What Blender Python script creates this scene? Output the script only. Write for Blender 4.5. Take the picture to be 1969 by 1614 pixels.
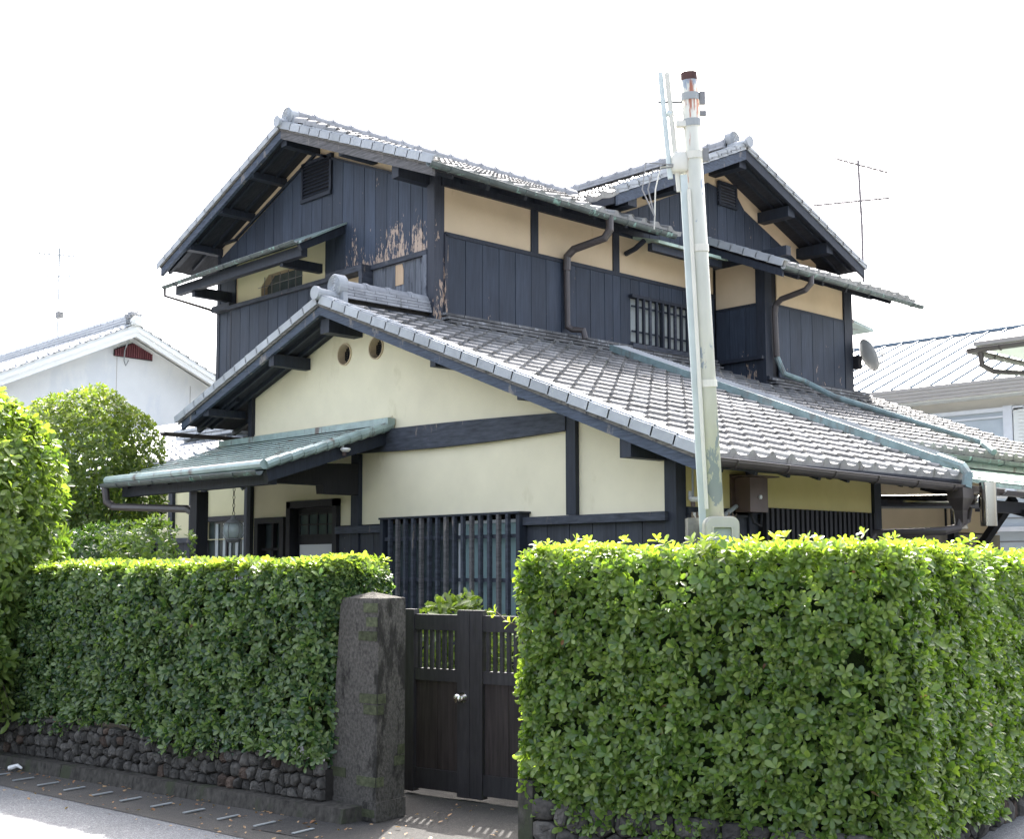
import bpy, math, random
import numpy as np
from mathutils import Vector, Matrix
from mathutils.geometry import tessellate_polygon
random.seed(7); RNG = np.random.default_rng(11)
for o in list(bpy.data.objects): bpy.data.objects.remove(o)
S = bpy.context.scene
COL = S.collection
R = math.radians

# ------------------------------------------------------------------ camera
PITCH, ROLL, YAW, FPX = R(5.0643), R(-0.1307), R(43.362), 2435.24
cy, sy = math.cos(YAW), math.sin(YAW)
fw = Vector((-cy*math.cos(PITCH), sy*math.cos(PITCH), math.sin(PITCH)))
rt = Vector((sy, cy, 0)); up = rt.cross(fw)
r2 = math.cos(ROLL)*rt + math.sin(ROLL)*up
u2 = -math.sin(ROLL)*rt + math.cos(ROLL)*up
cam = bpy.data.cameras.new('camera'); camo = bpy.data.objects.new('camera', cam); COL.objects.link(camo)
m = Matrix.Identity(4)
for i in range(3):
    m[i][0] = r2[i]; m[i][1] = u2[i]; m[i][2] = -fw[i]
m[0][3], m[1][3], m[2][3] = 0, 0, 1.6
camo.matrix_world = m
cam.sensor_width = 36; cam.lens = FPX/1969*36; cam.shift_y = 68/1969
cam.clip_start = .05; cam.clip_end = 2000
S.camera = camo
CAM = Vector((0, 0, 1.6))

# ------------------------------------------------------------------ light
SUN_EL, SUN_DIR = R(51.5), Vector((-.62, .78, 0)).normalized()
sd = Vector((SUN_DIR.x*math.cos(SUN_EL), SUN_DIR.y*math.cos(SUN_EL), math.sin(SUN_EL)))
w = bpy.data.worlds.new('World'); S.world = w; w.use_nodes = True
nt = w.node_tree; bg = nt.nodes['Background']
sky = nt.nodes.new('ShaderNodeTexSky'); sky.sky_type = 'NISHITA'; sky.sun_disc = False
sky.sun_elevation = SUN_EL; sky.sun_rotation = math.atan2(sd.x, sd.y)
sky.dust_density = 6.5; sky.air_density = .8; sky.ozone_density = 1.0
hz = nt.nodes.new('ShaderNodeHueSaturation'); hz.inputs['Saturation'].default_value = .62   # thin bright haze whitens the whole sky
nt.links.new(sky.outputs[0], hz.inputs['Color']); nt.links.new(hz.outputs[0], bg.inputs[0]); bg.inputs[1].default_value = .15
sun = bpy.data.lights.new('sun', 'SUN'); sun.energy = 2.6; sun.angle = R(.53); sun.color = (1, .96, .90)
suno = bpy.data.objects.new('sun', sun); COL.objects.link(suno)
suno.rotation_euler = sd.to_track_quat('Z', 'Y').to_euler()
S.view_settings.view_transform = 'Standard'; S.view_settings.look = 'None'
S.view_settings.gamma = 1; S.view_settings.use_curve_mapping = False
S.view_settings.exposure = 2.55
S.render.engine = 'CYCLES'
S.cycles.max_bounces = 8; S.cycles.transparent_max_bounces = 8

# ------------------------------------------------------------------ materials
def lin(c):
    return tuple(((v/255+.055)/1.055)**2.4 if v > 10 else v/255/12.92 for v in c)
def newmat(name):
    mt = bpy.data.materials.new(name); mt.use_nodes = True
    return mt, mt.node_tree, mt.node_tree.nodes['Principled BSDF']
def N(nt, t, **k):
    n = nt.nodes.new(t)
    for a, b in k.items(): setattr(n, a, b)
    return n
def pos(nt, sc=(1, 1, 1)):
    g = N(nt, 'ShaderNodeNewGeometry'); mp = N(nt, 'ShaderNodeMapping')
    mp.inputs['Scale'].default_value = sc
    nt.links.new(g.outputs['Position'], mp.inputs['Vector']); return mp.outputs[0]
def noise(nt, vec, scale, detail=6, rough=.6):
    n = N(nt, 'ShaderNodeTexNoise'); n.inputs['Scale'].default_value = scale
    n.inputs['Detail'].default_value = detail; n.inputs['Roughness'].default_value = rough
    nt.links.new(vec, n.inputs['Vector']); return n.outputs['Fac']
def ramp(nt, fac, stops):
    r = N(nt, 'ShaderNodeValToRGB'); e = r.color_ramp.elements
    e[0].position, e[0].color = stops[0][0], (*stops[0][1], 1)
    e[1].position, e[1].color = stops[-1][0], (*stops[-1][1], 1)
    for p, c in stops[1:-1]:
        q = e.new(p); q.color = (*c, 1)
    nt.links.new(fac, r.inputs[0]); return r.outputs[0]
def mixc(nt, fac, a, b, mode='MIX'):
    mx = N(nt, 'ShaderNodeMix'); mx.data_type = 'RGBA'; mx.blend_type = mode
    for inp, v in ((mx.inputs[0], fac), (mx.inputs[6], a), (mx.inputs[7], b)):
        if isinstance(v, (int, float)): inp.default_value = v
        elif isinstance(v, tuple): inp.default_value = (*v, 1)
        else: nt.links.new(v, inp)
    return mx.outputs[2]
def math_(nt, op, a, b=0.0, clamp=False):
    mm = N(nt, 'ShaderNodeMath', operation=op); mm.use_clamp = clamp
    for i, v in enumerate((a, b)):
        if isinstance(v, (int, float)): mm.inputs[i].default_value = v
        else: nt.links.new(v, mm.inputs[i])
    return mm.outputs[0]
def bump(nt, bs, h, strength=.3, dist=.01):
    b = N(nt, 'ShaderNodeBump'); b.inputs['Strength'].default_value = strength; b.inputs['Distance'].default_value = dist
    nt.links.new(h, b.inputs['Height']); nt.links.new(b.outputs[0], bs.inputs['Normal'])
def rnd(nt):
    a = N(nt, 'ShaderNodeAttribute', attribute_name='rnd'); o = N(nt, 'ShaderNodeObjectInfo')
    return math_(nt, 'FRACT', math_(nt, 'ADD', a.outputs['Fac'], o.outputs['Random']))
def sepz(nt, k=2):
    g = N(nt, 'ShaderNodeNewGeometry'); s = N(nt, 'ShaderNodeSeparateXYZ'); nt.links.new(g.outputs['Position'], s.inputs[0])
    return s.outputs[k]

def surf(name, base, var=.12, scale=8, rough=.8, spec=.3, bmp=.2, stretch=(1, 1, 1), stain=None, dist=.004, metal=0, jit=0):
    mt, nt, bs = newmat(name)
    v = pos(nt, stretch); n1 = noise(nt, v, scale); n2 = noise(nt, pos(nt), 1.7, 4)
    lo = tuple(c*(1-var) for c in base); hi = tuple(min(1, c*(1+var)) for c in base)
    c = ramp(nt, n1, [(.3, lo), (.7, hi)])
    c = mixc(nt, math_(nt, 'MULTIPLY', n2, var*1.2), c, tuple(x*.55 for x in base))
    if jit:
        rr = rnd(nt); hv = N(nt, 'ShaderNodeHueSaturation')
        nt.links.new(math_(nt, 'ADD', math_(nt, 'MULTIPLY', rr, jit), 1-jit/2), hv.inputs['Value']); nt.links.new(c, hv.inputs['Color']); c = hv.outputs[0]
    if stain:
        col, th, sc = stain
        n3 = noise(nt, pos(nt, (1, 1, .35)), sc, 8, .7)
        c = mixc(nt, ramp(nt, n3, [(th, (0, 0, 0)), (th+.08, (1, 1, 1))]), c, col)
    nt.links.new(c, bs.inputs['Base Color'])
    bs.inputs['Roughness'].default_value = rough; bs.inputs['Specular IOR Level'].default_value = spec; bs.inputs['Metallic'].default_value = metal
    if bmp: bump(nt, bs, n1, bmp, dist)
    return mt

def peel_wood(name, base, z0, z1, amount, under=(.42, .31, .23)):
    """dark painted boards whose paint has flaked off between z0 and z1"""
    mt, nt, bs = newmat(name)
    n1 = noise(nt, pos(nt, (30, 30, 2)), 1.5, 8); n2 = noise(nt, pos(nt, (1, 1, .3)), 3, 5)
    c = ramp(nt, n1, [(.3, tuple(x*.75 for x in base)), (.75, tuple(x*1.35 for x in base))])
    c = mixc(nt, ramp(nt, n2, [(.5, (0, 0, 0)), (.8, (.5, .5, .5))]), c, tuple(x*2.0 for x in base))
    flake = noise(nt, pos(nt, (1, 1, .28)), 34, 5, .65); patch = noise(nt, pos(nt, (1, 1, .25)), 5.5, 3)
    z = sepz(nt)
    g = math_(nt, 'DIVIDE', math_(nt, 'SUBTRACT', z1, z), z1-z0, True)
    mval = math_(nt, 'ADD', math_(nt, 'MULTIPLY', flake, .55), math_(nt, 'MULTIPLY', patch, .45))
    mval = math_(nt, 'ADD', mval, math_(nt, 'MULTIPLY', g, amount))
    mask = ramp(nt, mval, [(.655, (0, 0, 0)), (.675, (1, 1, 1))])
    uc = ramp(nt, n1, [(.3, tuple(x*.7 for x in under)), (.7, under)])
    rr = rnd(nt); hv = N(nt, 'ShaderNodeHueSaturation')
    nt.links.new(math_(nt, 'ADD', math_(nt, 'MULTIPLY', rr, .35), .82), hv.inputs['Value']); nt.links.new(c, hv.inputs['Color'])
    c = mixc(nt, mask, hv.outputs[0], uc)
    nt.links.new(c, bs.inputs['Base Color']); bs.inputs['Roughness'].default_value = .62; bs.inputs['Specular IOR Level'].default_value = .35
    bump(nt, bs, math_(nt, 'SUBTRACT', n1, mask), .35, .004)
    return mt

M = {}
NAVY = (.027, .036, .053)
M['board'] = peel_wood('painted_board', NAVY, 4.2, 4.75, .07)
M['board_peel'] = peel_wood('flaking_board', (.034, .046, .070), 5.25, 6.05, .165, (.50, .38, .29))
M['board_weather'] = surf('weathered_board', (.16, .175, .20), .45, 1.5, .8, .2, .4, (28, 28, 2), stain=((.05, .055, .07), .56, 7), jit=.5)
M['board_low'] = peel_wood('lower_board', (.030, .034, .043), 0, .3, .05)
M['timber'] = surf('painted_timber', (.020, .025, .036), .3, 1.5, .6, .35, .3, (25, 25, 2.5), jit=.25)
M['timber_w'] = surf('worn_timber', (.055, .062, .078), .5, 1.5, .7, .3, .5, (4, 4, 22), stain=((.20, .17, .145), .60, 6))
M['timber_post'] = peel_wood('worn_post', (.030, .034, .045), 4.5, 5.9, .11)
M['verge_board'] = surf('bargeboard_paint', (.062, .078, .108), .45, 2.5, .7, .3, .5, (2.2, 6, 22), stain=((.22, .20, .18), .58, 6))
M['barge_w'] = surf('grey_bargeboard', (.13, .125, .125), .5, 2.5, .8, .25, .5, (2.2, 6, 26), stain=((.22, .20, .18), .58, 6))
M['batten_w'] = surf('bare_batten', (.15, .14, .125), .6, 3, .85, .2, .5, (2.5, 6, 22), stain=((.05, .05, .05), .56, 9))
M['soffit'] = surf('soffit_board', (.035, .036, .042), .3, 3, .8, .2, .2, (3, 12, 3), jit=.3)
M['plaster'] = surf('lemon_plaster', (.755, .695, .51), .05, 2.2, .92, .15, .15, stain=((.66, .60, .42), .62, 2.4))
M['plaster_tan'] = surf('tan_plaster', (.57, .46, .315), .06, 2.5, .92, .15, .15, stain=((.47, .37, .24), .64, 3))
M['plaster_mid'] = surf('pale_plaster', (.64, .60, .40), .06, 2, .92, .15, .12)
M['plaster_deep'] = surf('ochre_plaster', (.60, .52, .24), .05, 3, .92, .15, .12)
M['tile'] = surf('smoked_tile', (.215, .213, .208), .28, 9, .40, .55, .3, stain=((.085, .09, .085), .57, 6), dist=.003, jit=.6)
M['tile_end'] = surf('eave_tile_clay', (.30, .30, .29), .2, 12, .6, .4, .2, (1, 1, .5), stain=((.13, .125, .11), .57, 9), jit=.25)
M['verge_tile'] = surf('verge_tile_clay', (.36, .38, .395), .14, 5, .55, .4, .2, stain=((.27, .275, .27), .62, 6), jit=.22)
M['noshi'] = surf('ridge_course_clay', (.30, .31, .325), .2, 7, .6, .4, .3, stain=((.10, .10, .10), .6, 7), jit=.3)
M['flash'] = surf('weathered_course', (.15, .15, .15), .5, 6, .8, .3, .4, stain=((.28, .29, .30), .56, 9), jit=.4)
M['copper'] = surf('copper_patina', (.30, .39, .36), .30, 7, .34, .7, .2, (1, 1, 1), stain=((.105, .08, .065), .56, 4), jit=.2)
M['copper_pale'] = surf('pale_copper_patina', (.40, .52, .44), .2, 6, .6, .4, .15, stain=((.28, .32, .28), .55, 5))
M['teal'] = surf('teal_patina', (.19, .265, .265), .3, 7, .6, .35, .3, stain=((.15, .17, .165), .52, 5))
M['gutter'] = surf('brown_gutter', (.060, .050, .047), .2, 6, .38, .5, .05)
M['gutter_cu'] = surf('old_copper_gutter', (.085, .105, .10), .35, 8, .5, .5, .2, stain=((.22, .36, .31), .57, 9))
M['glass'] = surf('window_glass', (.06, .078, .082), .2, 2, .08, .7, 0)
M['frost'] = surf('frosted_glass', (.34, .38, .37), .08, 30, .35, .5, .1)
M['curtain'] = surf('blue_green_curtain', (.24, .35, .35), .12, 2, .6, .4, .1, (9, 9, .2))
M['alum'] = surf('white_aluminium', (.62, .64, .66), .05, 6, .4, .5, 0)
M['steel'] = surf('stainless', (.72, .70, .64), .05, 5, .12, .6, .05, metal=1)
M['brownbox'] = surf('brown_steel', (.085, .055, .045), .2, 6, .45, .5, .05, stain=((.15, .05, .03), .66, 6))
M['black'] = surf('black_wood', (.016, .016, .019), .3, 6, .6, .3, .1, (10, 10, 1))
M['wire'] = surf('grey_wire', (.20, .20, .20), .1, 6, .6, .3, 0)
M['whitepl'] = surf('white_plastic', (.70, .70, .67), .05, 5, .5, .4, 0)
M['pipe_grey'] = surf('grey_conduit', (.30, .32, .32), .1, 5, .5, .4, 0)
M['meter'] = surf('meter_cover', (.42, .41, .36), .06, 8, .4, .5, .05)
M['concrete'] = surf('concrete', (.20, .19, .175), .35, 16, .92, .2, .5, stain=((.075, .08, .06), .56, 3))
M['concrete_d'] = surf('old_concrete', (.068, .063, .054), .6, 26, .95, .2, .9, (1, 1, .6), stain=((.05, .055, .035), .53, 4), dist=.01)
M['pillar'] = surf('weathered_pillar', (.080, .075, .066), .6, 60, .95, .2, .7, (1, 1, .75), stain=((.022, .021, .018), .52, 7), dist=.01)
M['gatew'] = surf('gate_wood', (.040, .032, .030), .45, 2, .6, .35, .3, (28, 28, 1.6), jit=.35)
M['gatef'] = surf('gate_frame_wood', (.036, .034, .036), .3, 2, .55, .4, .2, (20, 20, 2.5), jit=.2)
M['stone'] = surf('field_stone', (.076, .071, .063), .6, 22, .9, .25, .7, stain=((.17, .16, .14), .62, 9), dist=.008, jit=.9)
M['stone_b'] = surf('brown_field_stone', (.085, .062, .048), .4, 22, .9, .25, .7, dist=.008, jit=.7)
M['mortar'] = surf('dark_mortar', (.028, .026, .023), .3, 20, .95, .1, .5)
M['soil'] = surf('soil', (.045, .038, .026), .5, 12, .95, .1, .8, dist=.02)
M['bark'] = surf('bark', (.075, .06, .045), .5, 6, .9, .2, .6, (8, 8, 2))
M['core'] = surf('dark_core', (.028, .046, .016), .6, 14, .9, .1, .8, dist=.03)  # dark fill tone for the solid hedge cores
M['nb_wall'] = surf('white_render', (.66, .68, .67), .04, 2.5, .9, .2, .1, stain=((.60, .63, .64), .5, 1.2))
M['nb_trim'] = surf('cream_trim', (.70, .71, .67), .04, 3, .7, .3, 0)
M['nb_cream'] = surf('cream_wall', (.56, .54, .49), .04, 3, .9, .2, .1)
M['nb_fascia'] = surf('beige_fascia', (.36, .34, .31), .06, 3, .6, .3, 0)
M['nb_metal'] = surf('metal_roof', (.38, .42, .45), .05, 3, .45, .5, 0)
M['seam'] = surf('metal_seam', (.10, .14, .18), .1, 3, .5, .4, 0)
M['nb_tile'] = surf('pale_roof_tile', (.38, .40, .42), .12, 8, .45, .5, .1, jit=.25)
M['maroon'] = surf('maroon_louver', (.14, .045, .05), .2, 8, .7, .3, .1)
M['siding'] = surf('blue_grey_siding', (.42, .47, .50), .04, 3, .6, .3, 0)
M['dishw'] = surf('dish_paint', (.40, .41, .40), .06, 4, .4, .5, 0)
M['antenna'] = surf('antenna_metal', (.18, .16, .16), .3, 8, .5, .4, 0)
M['paper'] = surf('white_sheet', (.55, .55, .56), .04, 3, .7, .3, 0)
M['knob'] = surf('knob_steel', (.75, .74, .72), .03, 3, .18, .6, 0, metal=1)
M['mossbrick'] = surf('mossy_brick', (.068, .076, .044), .5, 30, .95, .15, .8, dist=.01, jit=.5)
M['barek'] = surf('bare_plywood', (.52, .38, .25), .12, 3, .8, .2, .2, (10, 10, 1))

def asphalt(name, base, specks, rough=.9):
    mt, nt, bs = newmat(name)
    p = pos(nt); n1 = noise(nt, p, 130, 3, .7); n2 = noise(nt, p, 1.3, 5); n3 = noise(nt, p, 9, 6, .7)
    c = ramp(nt, n1, [(.33, tuple(x*.45 for x in base)), (.52, base), (.68, specks)])
    c = mixc(nt, ramp(nt, n2, [(.45, (0, 0, 0)), (.75, (.5, .5, .5))]), c, tuple(x*.5 for x in base))
    c = mixc(nt, ramp(nt, n3, [(.6, (0, 0, 0)), (.75, (.35, .35, .35))]), c, tuple(x*1.7 for x in base))
    nt.links.new(c, bs.inputs['Base Color']); bs.inputs['Roughness'].default_value = rough
    bump(nt, bs, n1, .6, .006); return mt
M['road'] = asphalt('asphalt', (.155, .16, .165), (.34, .34, .34))
M['strip'] = asphalt('gutter_concrete', (.068, .063, .056), (.14, .13, .118))
M['apron'] = asphalt('apron_asphalt', (.036, .034, .031), (.09, .085, .078))

def pole_paint():
    mt, nt, bs = newmat('flaking_pole_paint')
    c = ramp(nt, noise(nt, pos(nt, (1, 1, .3)), 6), [(.3, (.40, .41, .345)), (.7, (.52, .52, .445))])
    f = noise(nt, pos(nt, (1, 1, .4)), 9, 6, .6); z = sepz(nt)
    g = math_(nt, 'MULTIPLY', math_(nt, 'DIVIDE', math_(nt, 'SUBTRACT', 3.4, z), 1.6, True), .075)
    c = mixc(nt, ramp(nt, math_(nt, 'ADD', f, g), [(.63, (0, 0, 0)), (.645, (1, 1, 1))]), c, (.24, .28, .31))
    r_ = noise(nt, pos(nt, (1, 1, .12)), 16, 5, .6)
    g2 = math_(nt, 'MULTIPLY', math_(nt, 'DIVIDE', math_(nt, 'SUBTRACT', z, 3.6), 1.0, True), .085)
    c = mixc(nt, ramp(nt, math_(nt, 'ADD', r_, g2), [(.66, (0, 0, 0)), (.71, (1, 1, 1))]), c, (.28, .09, .045))
    nt.links.new(c, bs.inputs['Base Color']); bs.inputs['Roughness'].default_value = .6
    bump(nt, bs, f, .2, .003); return mt
M['pole'] = pole_paint()
M['rust'] = surf('rust_cap', (.085, .045, .04), .3, 12, .8, .3, .3)
M['conduit_cu'] = surf('pale_blue_conduit', (.50, .56, .545), .08, 6, .5, .4, .05)
M['conduit_iv'] = surf('ivory_conduit', (.58, .57, .50), .05, 6, .5, .4, .05)

def leaf_mat(name, dark, mid, light, trans=.38, rough=.34, young_sunlit=None):
    mt, nt, bs = newmat(name)
    r = rnd(nt); c = ramp(nt, r, [(0, dark), (.5, mid), (.93, light), (.985, light), (.99, (.26, .12, .05)), (1, (.30, .13, .05))][:4] + [(1, light)])
    n = noise(nt, pos(nt), 2.2, 3); hv = N(nt, 'ShaderNodeHueSaturation')
    nt.links.new(math_(nt, 'ADD', math_(nt, 'MULTIPLY', n, .5), .75), hv.inputs['Value']); nt.links.new(c, hv.inputs['Color'])
    c = hv.outputs[0]
    if young_sunlit:
        a = N(nt, 'ShaderNodeAttribute', attribute_name='young_sunlit')
        c = mixc(nt, a.outputs['Fac'], c, young_sunlit)  # new-growth tint that also carries sunlight painted onto the upper leaves
    nt.links.new(c, bs.inputs['Base Color']); bs.inputs['Roughness'].default_value = rough; bs.inputs['Specular IOR Level'].default_value = .55
    tr = N(nt, 'ShaderNodeBsdfTranslucent'); tc = mixc(nt, 1.0, c, (1.5, 1.7, .5), 'MULTIPLY'); nt.links.new(tc, tr.inputs['Color'])
    mx = N(nt, 'ShaderNodeMixShader'); mx.inputs[0].default_value = trans
    nt.links.new(bs.outputs[0], mx.inputs[1]); nt.links.new(tr.outputs[0], mx.inputs[2])
    nt.links.new(mx.outputs[0], nt.nodes['Material Output'].inputs['Surface']); return mt
M['leaf'] = leaf_mat('hedge_leaf', (.050, .098, .024), (.105, .175, .040), (.21, .28, .075), .44, .25, young_sunlit=(.38, .43, .085))
M['leaf_l'] = leaf_mat('dark_hedge_leaf', (.034, .072, .030), (.078, .138, .050), (.17, .235, .09), .40, .22, young_sunlit=(.35, .40, .085))
M['leaf_b'] = leaf_mat('broad_leaf', (.065, .115, .032), (.115, .185, .050), (.19, .265, .075), .42, young_sunlit=(.33, .365, .10))
M['leaf_t'] = leaf_mat('tree_leaf', (.045, .085, .025), (.09, .145, .038), (.17, .22, .06), young_sunlit=(.30, .34, .07))
M['leaf_dead'] = leaf_mat('fallen_leaf', (.20, .09, .04), (.28, .15, .07), (.33, .22, .12), .2, .6)
M['flower'] = surf('cream_flower', (.62, .58, .34), .1, 10, .7, .2, 0)

# ------------------------------------------------------------------ mesh helpers
class MB:
    def __init__(s): s.v = []; s.f = []
    def add(s, vs, fs):
        b = len(s.v); s.v += [Vector(p) for p in vs]; s.f += [tuple(b+i for i in f) for f in fs]; return s
    def box(s, a, b):
        (x0, y0, z0), (x1, y1, z1) = [tuple(min(p, q) for p, q in zip(a, b)), tuple(max(p, q) for p, q in zip(a, b))]
        return s.add([(x0, y0, z0), (x1, y0, z0), (x1, y1, z0), (x0, y1, z0), (x0, y0, z1), (x1, y0, z1), (x1, y1, z1), (x0, y1, z1)],
                     [(0, 3, 2, 1), (4, 5, 6, 7), (0, 1, 5, 4), (1, 2, 6, 5), (2, 3, 7, 6), (3, 0, 4, 7)])
    def obox(s, o, ax, ay, az):
        o = Vector(o); ax = Vector(ax); ay = Vector(ay); az = Vector(az)
        return s.add([o, o+ax, o+ax+ay, o+ay, o+az, o+ax+az, o+ax+ay+az, o+ay+az],
                     [(0, 3, 2, 1), (4, 5, 6, 7), (0, 1, 5, 4), (1, 2, 6, 5), (2, 3, 7, 6), (3, 0, 4, 7)])
    def bar(s, p, q, wd, h, upv=(0, 0, 1)):
        p = Vector(p); q = Vector(q); d = (q-p).normalized(); u = Vector(upv)
        sd_ = d.cross(u).normalized(); u = sd_.cross(d).normalized()
        return s.obox(p-sd_*wd/2-u*h/2, q-p, sd_*wd, u*h)
    def tube(s, pts, r, n=10, cap=True, r_end=None):
        pts = [Vector(p) for p in pts]; rings = []; prev = None
        for i, p in enumerate(pts):
            if i == 0: d = pts[1]-p
            elif i == len(pts)-1: d = p-pts[i-1]
            else: d = (pts[i+1]-p).normalized()+(p-pts[i-1]).normalized()
            d.normalize()
            if prev is None:
                a = Vector((0, 0, 1)) if abs(d.z) < .9 else Vector((1, 0, 0)); u = d.cross(a).normalized()
            else: u = (prev-d*prev.dot(d)).normalized()
            prev = u; v = d.cross(u)
            rr = r if r_end is None else r+(r_end-r)*i/(len(pts)-1)
            rings.append([p+(u*math.cos(t)+v*math.sin(t))*rr for t in [2*math.pi*k/n for k in range(n)]])
        vs = [q for rg in rings for q in rg]; fs = []
        for i in range(len(pts)-1):
            for k in range(n): fs.append((i*n+k, i*n+(k+1) % n, (i+1)*n+(k+1) % n, (i+1)*n+k))
        if cap: fs += [tuple(range(n))[::-1], tuple((len(pts)-1)*n+k for k in range(n))]
        return s.add(vs, fs)
    def lathe(s, prof, o, n=16, axis='Z'):
        vs = []; o = Vector(o)
        for (r_, h) in prof:
            for k in range(n):
                t = 2*math.pi*k/n; p = (r_*math.cos(t), r_*math.sin(t), h)
                if axis == 'Y': p = (p[0], p[2], p[1])
                if axis == 'X': p = (p[2], p[0], p[1])
                vs.append(o+Vector(p))
        fs = []
        for i in range(len(prof)-1):
            for k in range(n): fs.append((i*n+k, i*n+(k+1) % n, (i+1)*n+(k+1) % n, (i+1)*n+k))
        fs += [tuple(range(n))[::-1], tuple((len(prof)-1)*n+k for k in range(n))]
        return s.add(vs, fs)
    def plate(s, outer, holes, fn, t):
        """outer/holes in (u,v); fn(u,v,d)->xyz ; thickness d: 0..t"""
        loops = [outer]+list(holes); flat = [p for l in loops for p in l]
        tris = tessellate_polygon([[Vector((p[0], p[1], 0)) for p in l] for l in loops])
        n = len(flat); vs = [fn(u, v, 0) for u, v in flat]+[fn(u, v, t) for u, v in flat]
        fs = [tuple(x) for x in tris]+[tuple(n+i for i in x[::-1]) for x in tris]; b = 0
        for l in loops:
            k = len(l)
            for i in range(k): fs.append((b+i, b+(i+1) % k, n+b+(i+1) % k, n+b+i))
            b += k
        return s.add(vs, fs)
    def build(s, name, mat, parent=None, smooth=False, **tags):
        c = sum(s.v, Vector())/len(s.v)
        me = bpy.data.meshes.new(name); me.from_pydata([tuple(p-c) for p in s.v], [], s.f)
        me.materials.append(M[mat] if isinstance(mat, str) else mat)
        if smooth:
            me.polygons.foreach_set('use_smooth', [True]*len(me.polygons))
        me.validate()
        import bmesh
        bm = bmesh.new(); bm.from_mesh(me); bmesh.ops.recalc_face_normals(bm, faces=bm.faces); bm.to_mesh(me); bm.free()
        o = bpy.data.objects.new(name, me); COL.objects.link(o)
        place(o, c, parent)
        for k, v in tags.items(): o[k] = v
        return o
def wloc(o):
    v = Vector(o.location)
    while o.parent: o = o.parent; v += Vector(o.location)
    return v
def place(o, c, parent):
    if parent is not None:
        o.parent = parent; o.location = Vector(c)-wloc(parent)
    else: o.location = c
def thing(name, loc, label, cat, group=None):
    o = bpy.data.objects.new(name, None); COL.objects.link(o); o.location = loc; o.empty_display_size = .1
    o['label'] = label; o['category'] = cat
    if group: o['group'] = group
    return o
def tag(o, label, cat, group=None):
    o['label'] = label; o['category'] = cat
    if group: o['group'] = group
    return o
def B(name, a, b, mat, parent=None, **k): return MB().box(a, b).build(name, mat, parent, **k)
def np_mesh(name, V, F, mat, parent=None, attrs=None, smooth=True, loc=(0, 0, 0)):
    """V (n,3), F: list of (k,m) int arrays of equal-size polygons"""
    me = bpy.data.meshes.new(name)
    loc = np.array(loc, float); V = V-loc
    tot = sum(f.size for f in F); nf = sum(len(f) for f in F)
    me.vertices.add(len(V)); me.vertices.foreach_set('co', V.astype(np.float32).ravel())
    me.loops.add(tot); me.loops.foreach_set('vertex_index', np.concatenate([f.ravel() for f in F]).astype(np.int32))
    me.polygons.add(nf); sizes = np.concatenate([np.full(len(f), f.shape[1]) for f in F])
    starts = np.concatenate([[0], np.cumsum(sizes)[:-1]])
    me.polygons.foreach_set('loop_start', starts.astype(np.int32))
    me.polygons.foreach_set('use_smooth', np.full(nf, smooth))
    me.update(calc_edges=True)
    for k, a in (attrs or {}).items():
        at = me.attributes.new(k, 'FLOAT', 'POINT'); at.data.foreach_set('value', a.astype(np.float32))
    me.materials.append(M[mat]); o = bpy.data.objects.new(name, me); COL.objects.link(o); place(o, Vector(loc), parent)
    return o

# ================================================================== SETTING
gnd = MB().add([(-400, -400, -.06), (400, -400, -.06), (400, 400, -.06), (-400, 400, -.06)], [(0, 1, 2, 3)]).build('ground', 'soil', kind='structure')
def SL(x): return 4.82+.158*(x+7)          # face line of the stone base along the street
def sheet(name, pts, z, mat):
    return MB().add([(x, y, z) for x, y in pts], [tuple(range(len(pts)))]).build(name, mat, kind='structure')
def KF(x): return 4.72+.165*(x+6.9)        # kerb foot
def RJ(x): return 3.82+.112*(x+9.7)        # joint between road and gutter strip
sheet('road', [(-60, -40), (8, -40), (8, 40), (-60, 40)], -.012, 'road')
sheet('gutter_strip', [(-14, RJ(-14)-.02), (-9.7, RJ(-9.7)-.02), (-6.6, RJ(-6.6)-.02), (-6.6, KF(-6.6)+.1), (-14, KF(-14)+.1)], -.008, 'strip')
sheet('gutter_strip', [(-6.599, RJ(-6.6)-.02), (-3.2, 4.72), (-2.2, 5.3), (-2.6, 6.2), (-3.4, 5.7), (-5.2, 5.3), (-6.599, KF(-6.6)+.1)], -.008, 'strip')
sheet('entrance_apron', [(-6.9, KF(-6.9)-.42), (-5.2, KF(-5.2)-.35), (-5.2, 6.3), (-7.4, 6.1), (-7.3, 5.3)], -.004, 'apron')
sheet('garden_path', [(-7.6, 5.9), (-6.0, 6.1), (-10.2, 8.0), (-12.2, 8.0)], -.03, 'apron')
kb = MB()
for i in range(12):
    x0 = -6.62-i*1.5; x1 = x0-1.492
    kb2 = MB().add([(x1, KF(x1), -.05), (x0, KF(x0), -.05), (x0, KF(x0)+.30, -.05), (x1, KF(x1)+.30, -.05),
                    (x1, KF(x1)+.025, .085), (x0, KF(x0)+.025, .085), (x0, KF(x0)+.30, .10), (x1, KF(x1)+.30, .10)],
                   [(0, 3, 2, 1), (4, 5, 6, 7), (0, 1, 5, 4), (1, 2, 6, 5), (2, 3, 7, 6), (3, 0, 4, 7)])
    kb2.build('kerb', 'concrete_d', kind='structure')
# garden beds behind the stone bases
sheet('garden_bed', [(-20, SL(-20)+.1), (-7.1, SL(-7)+.1), (-7.3, 5.7), (-20, 6)], .08, 'soil')

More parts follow.
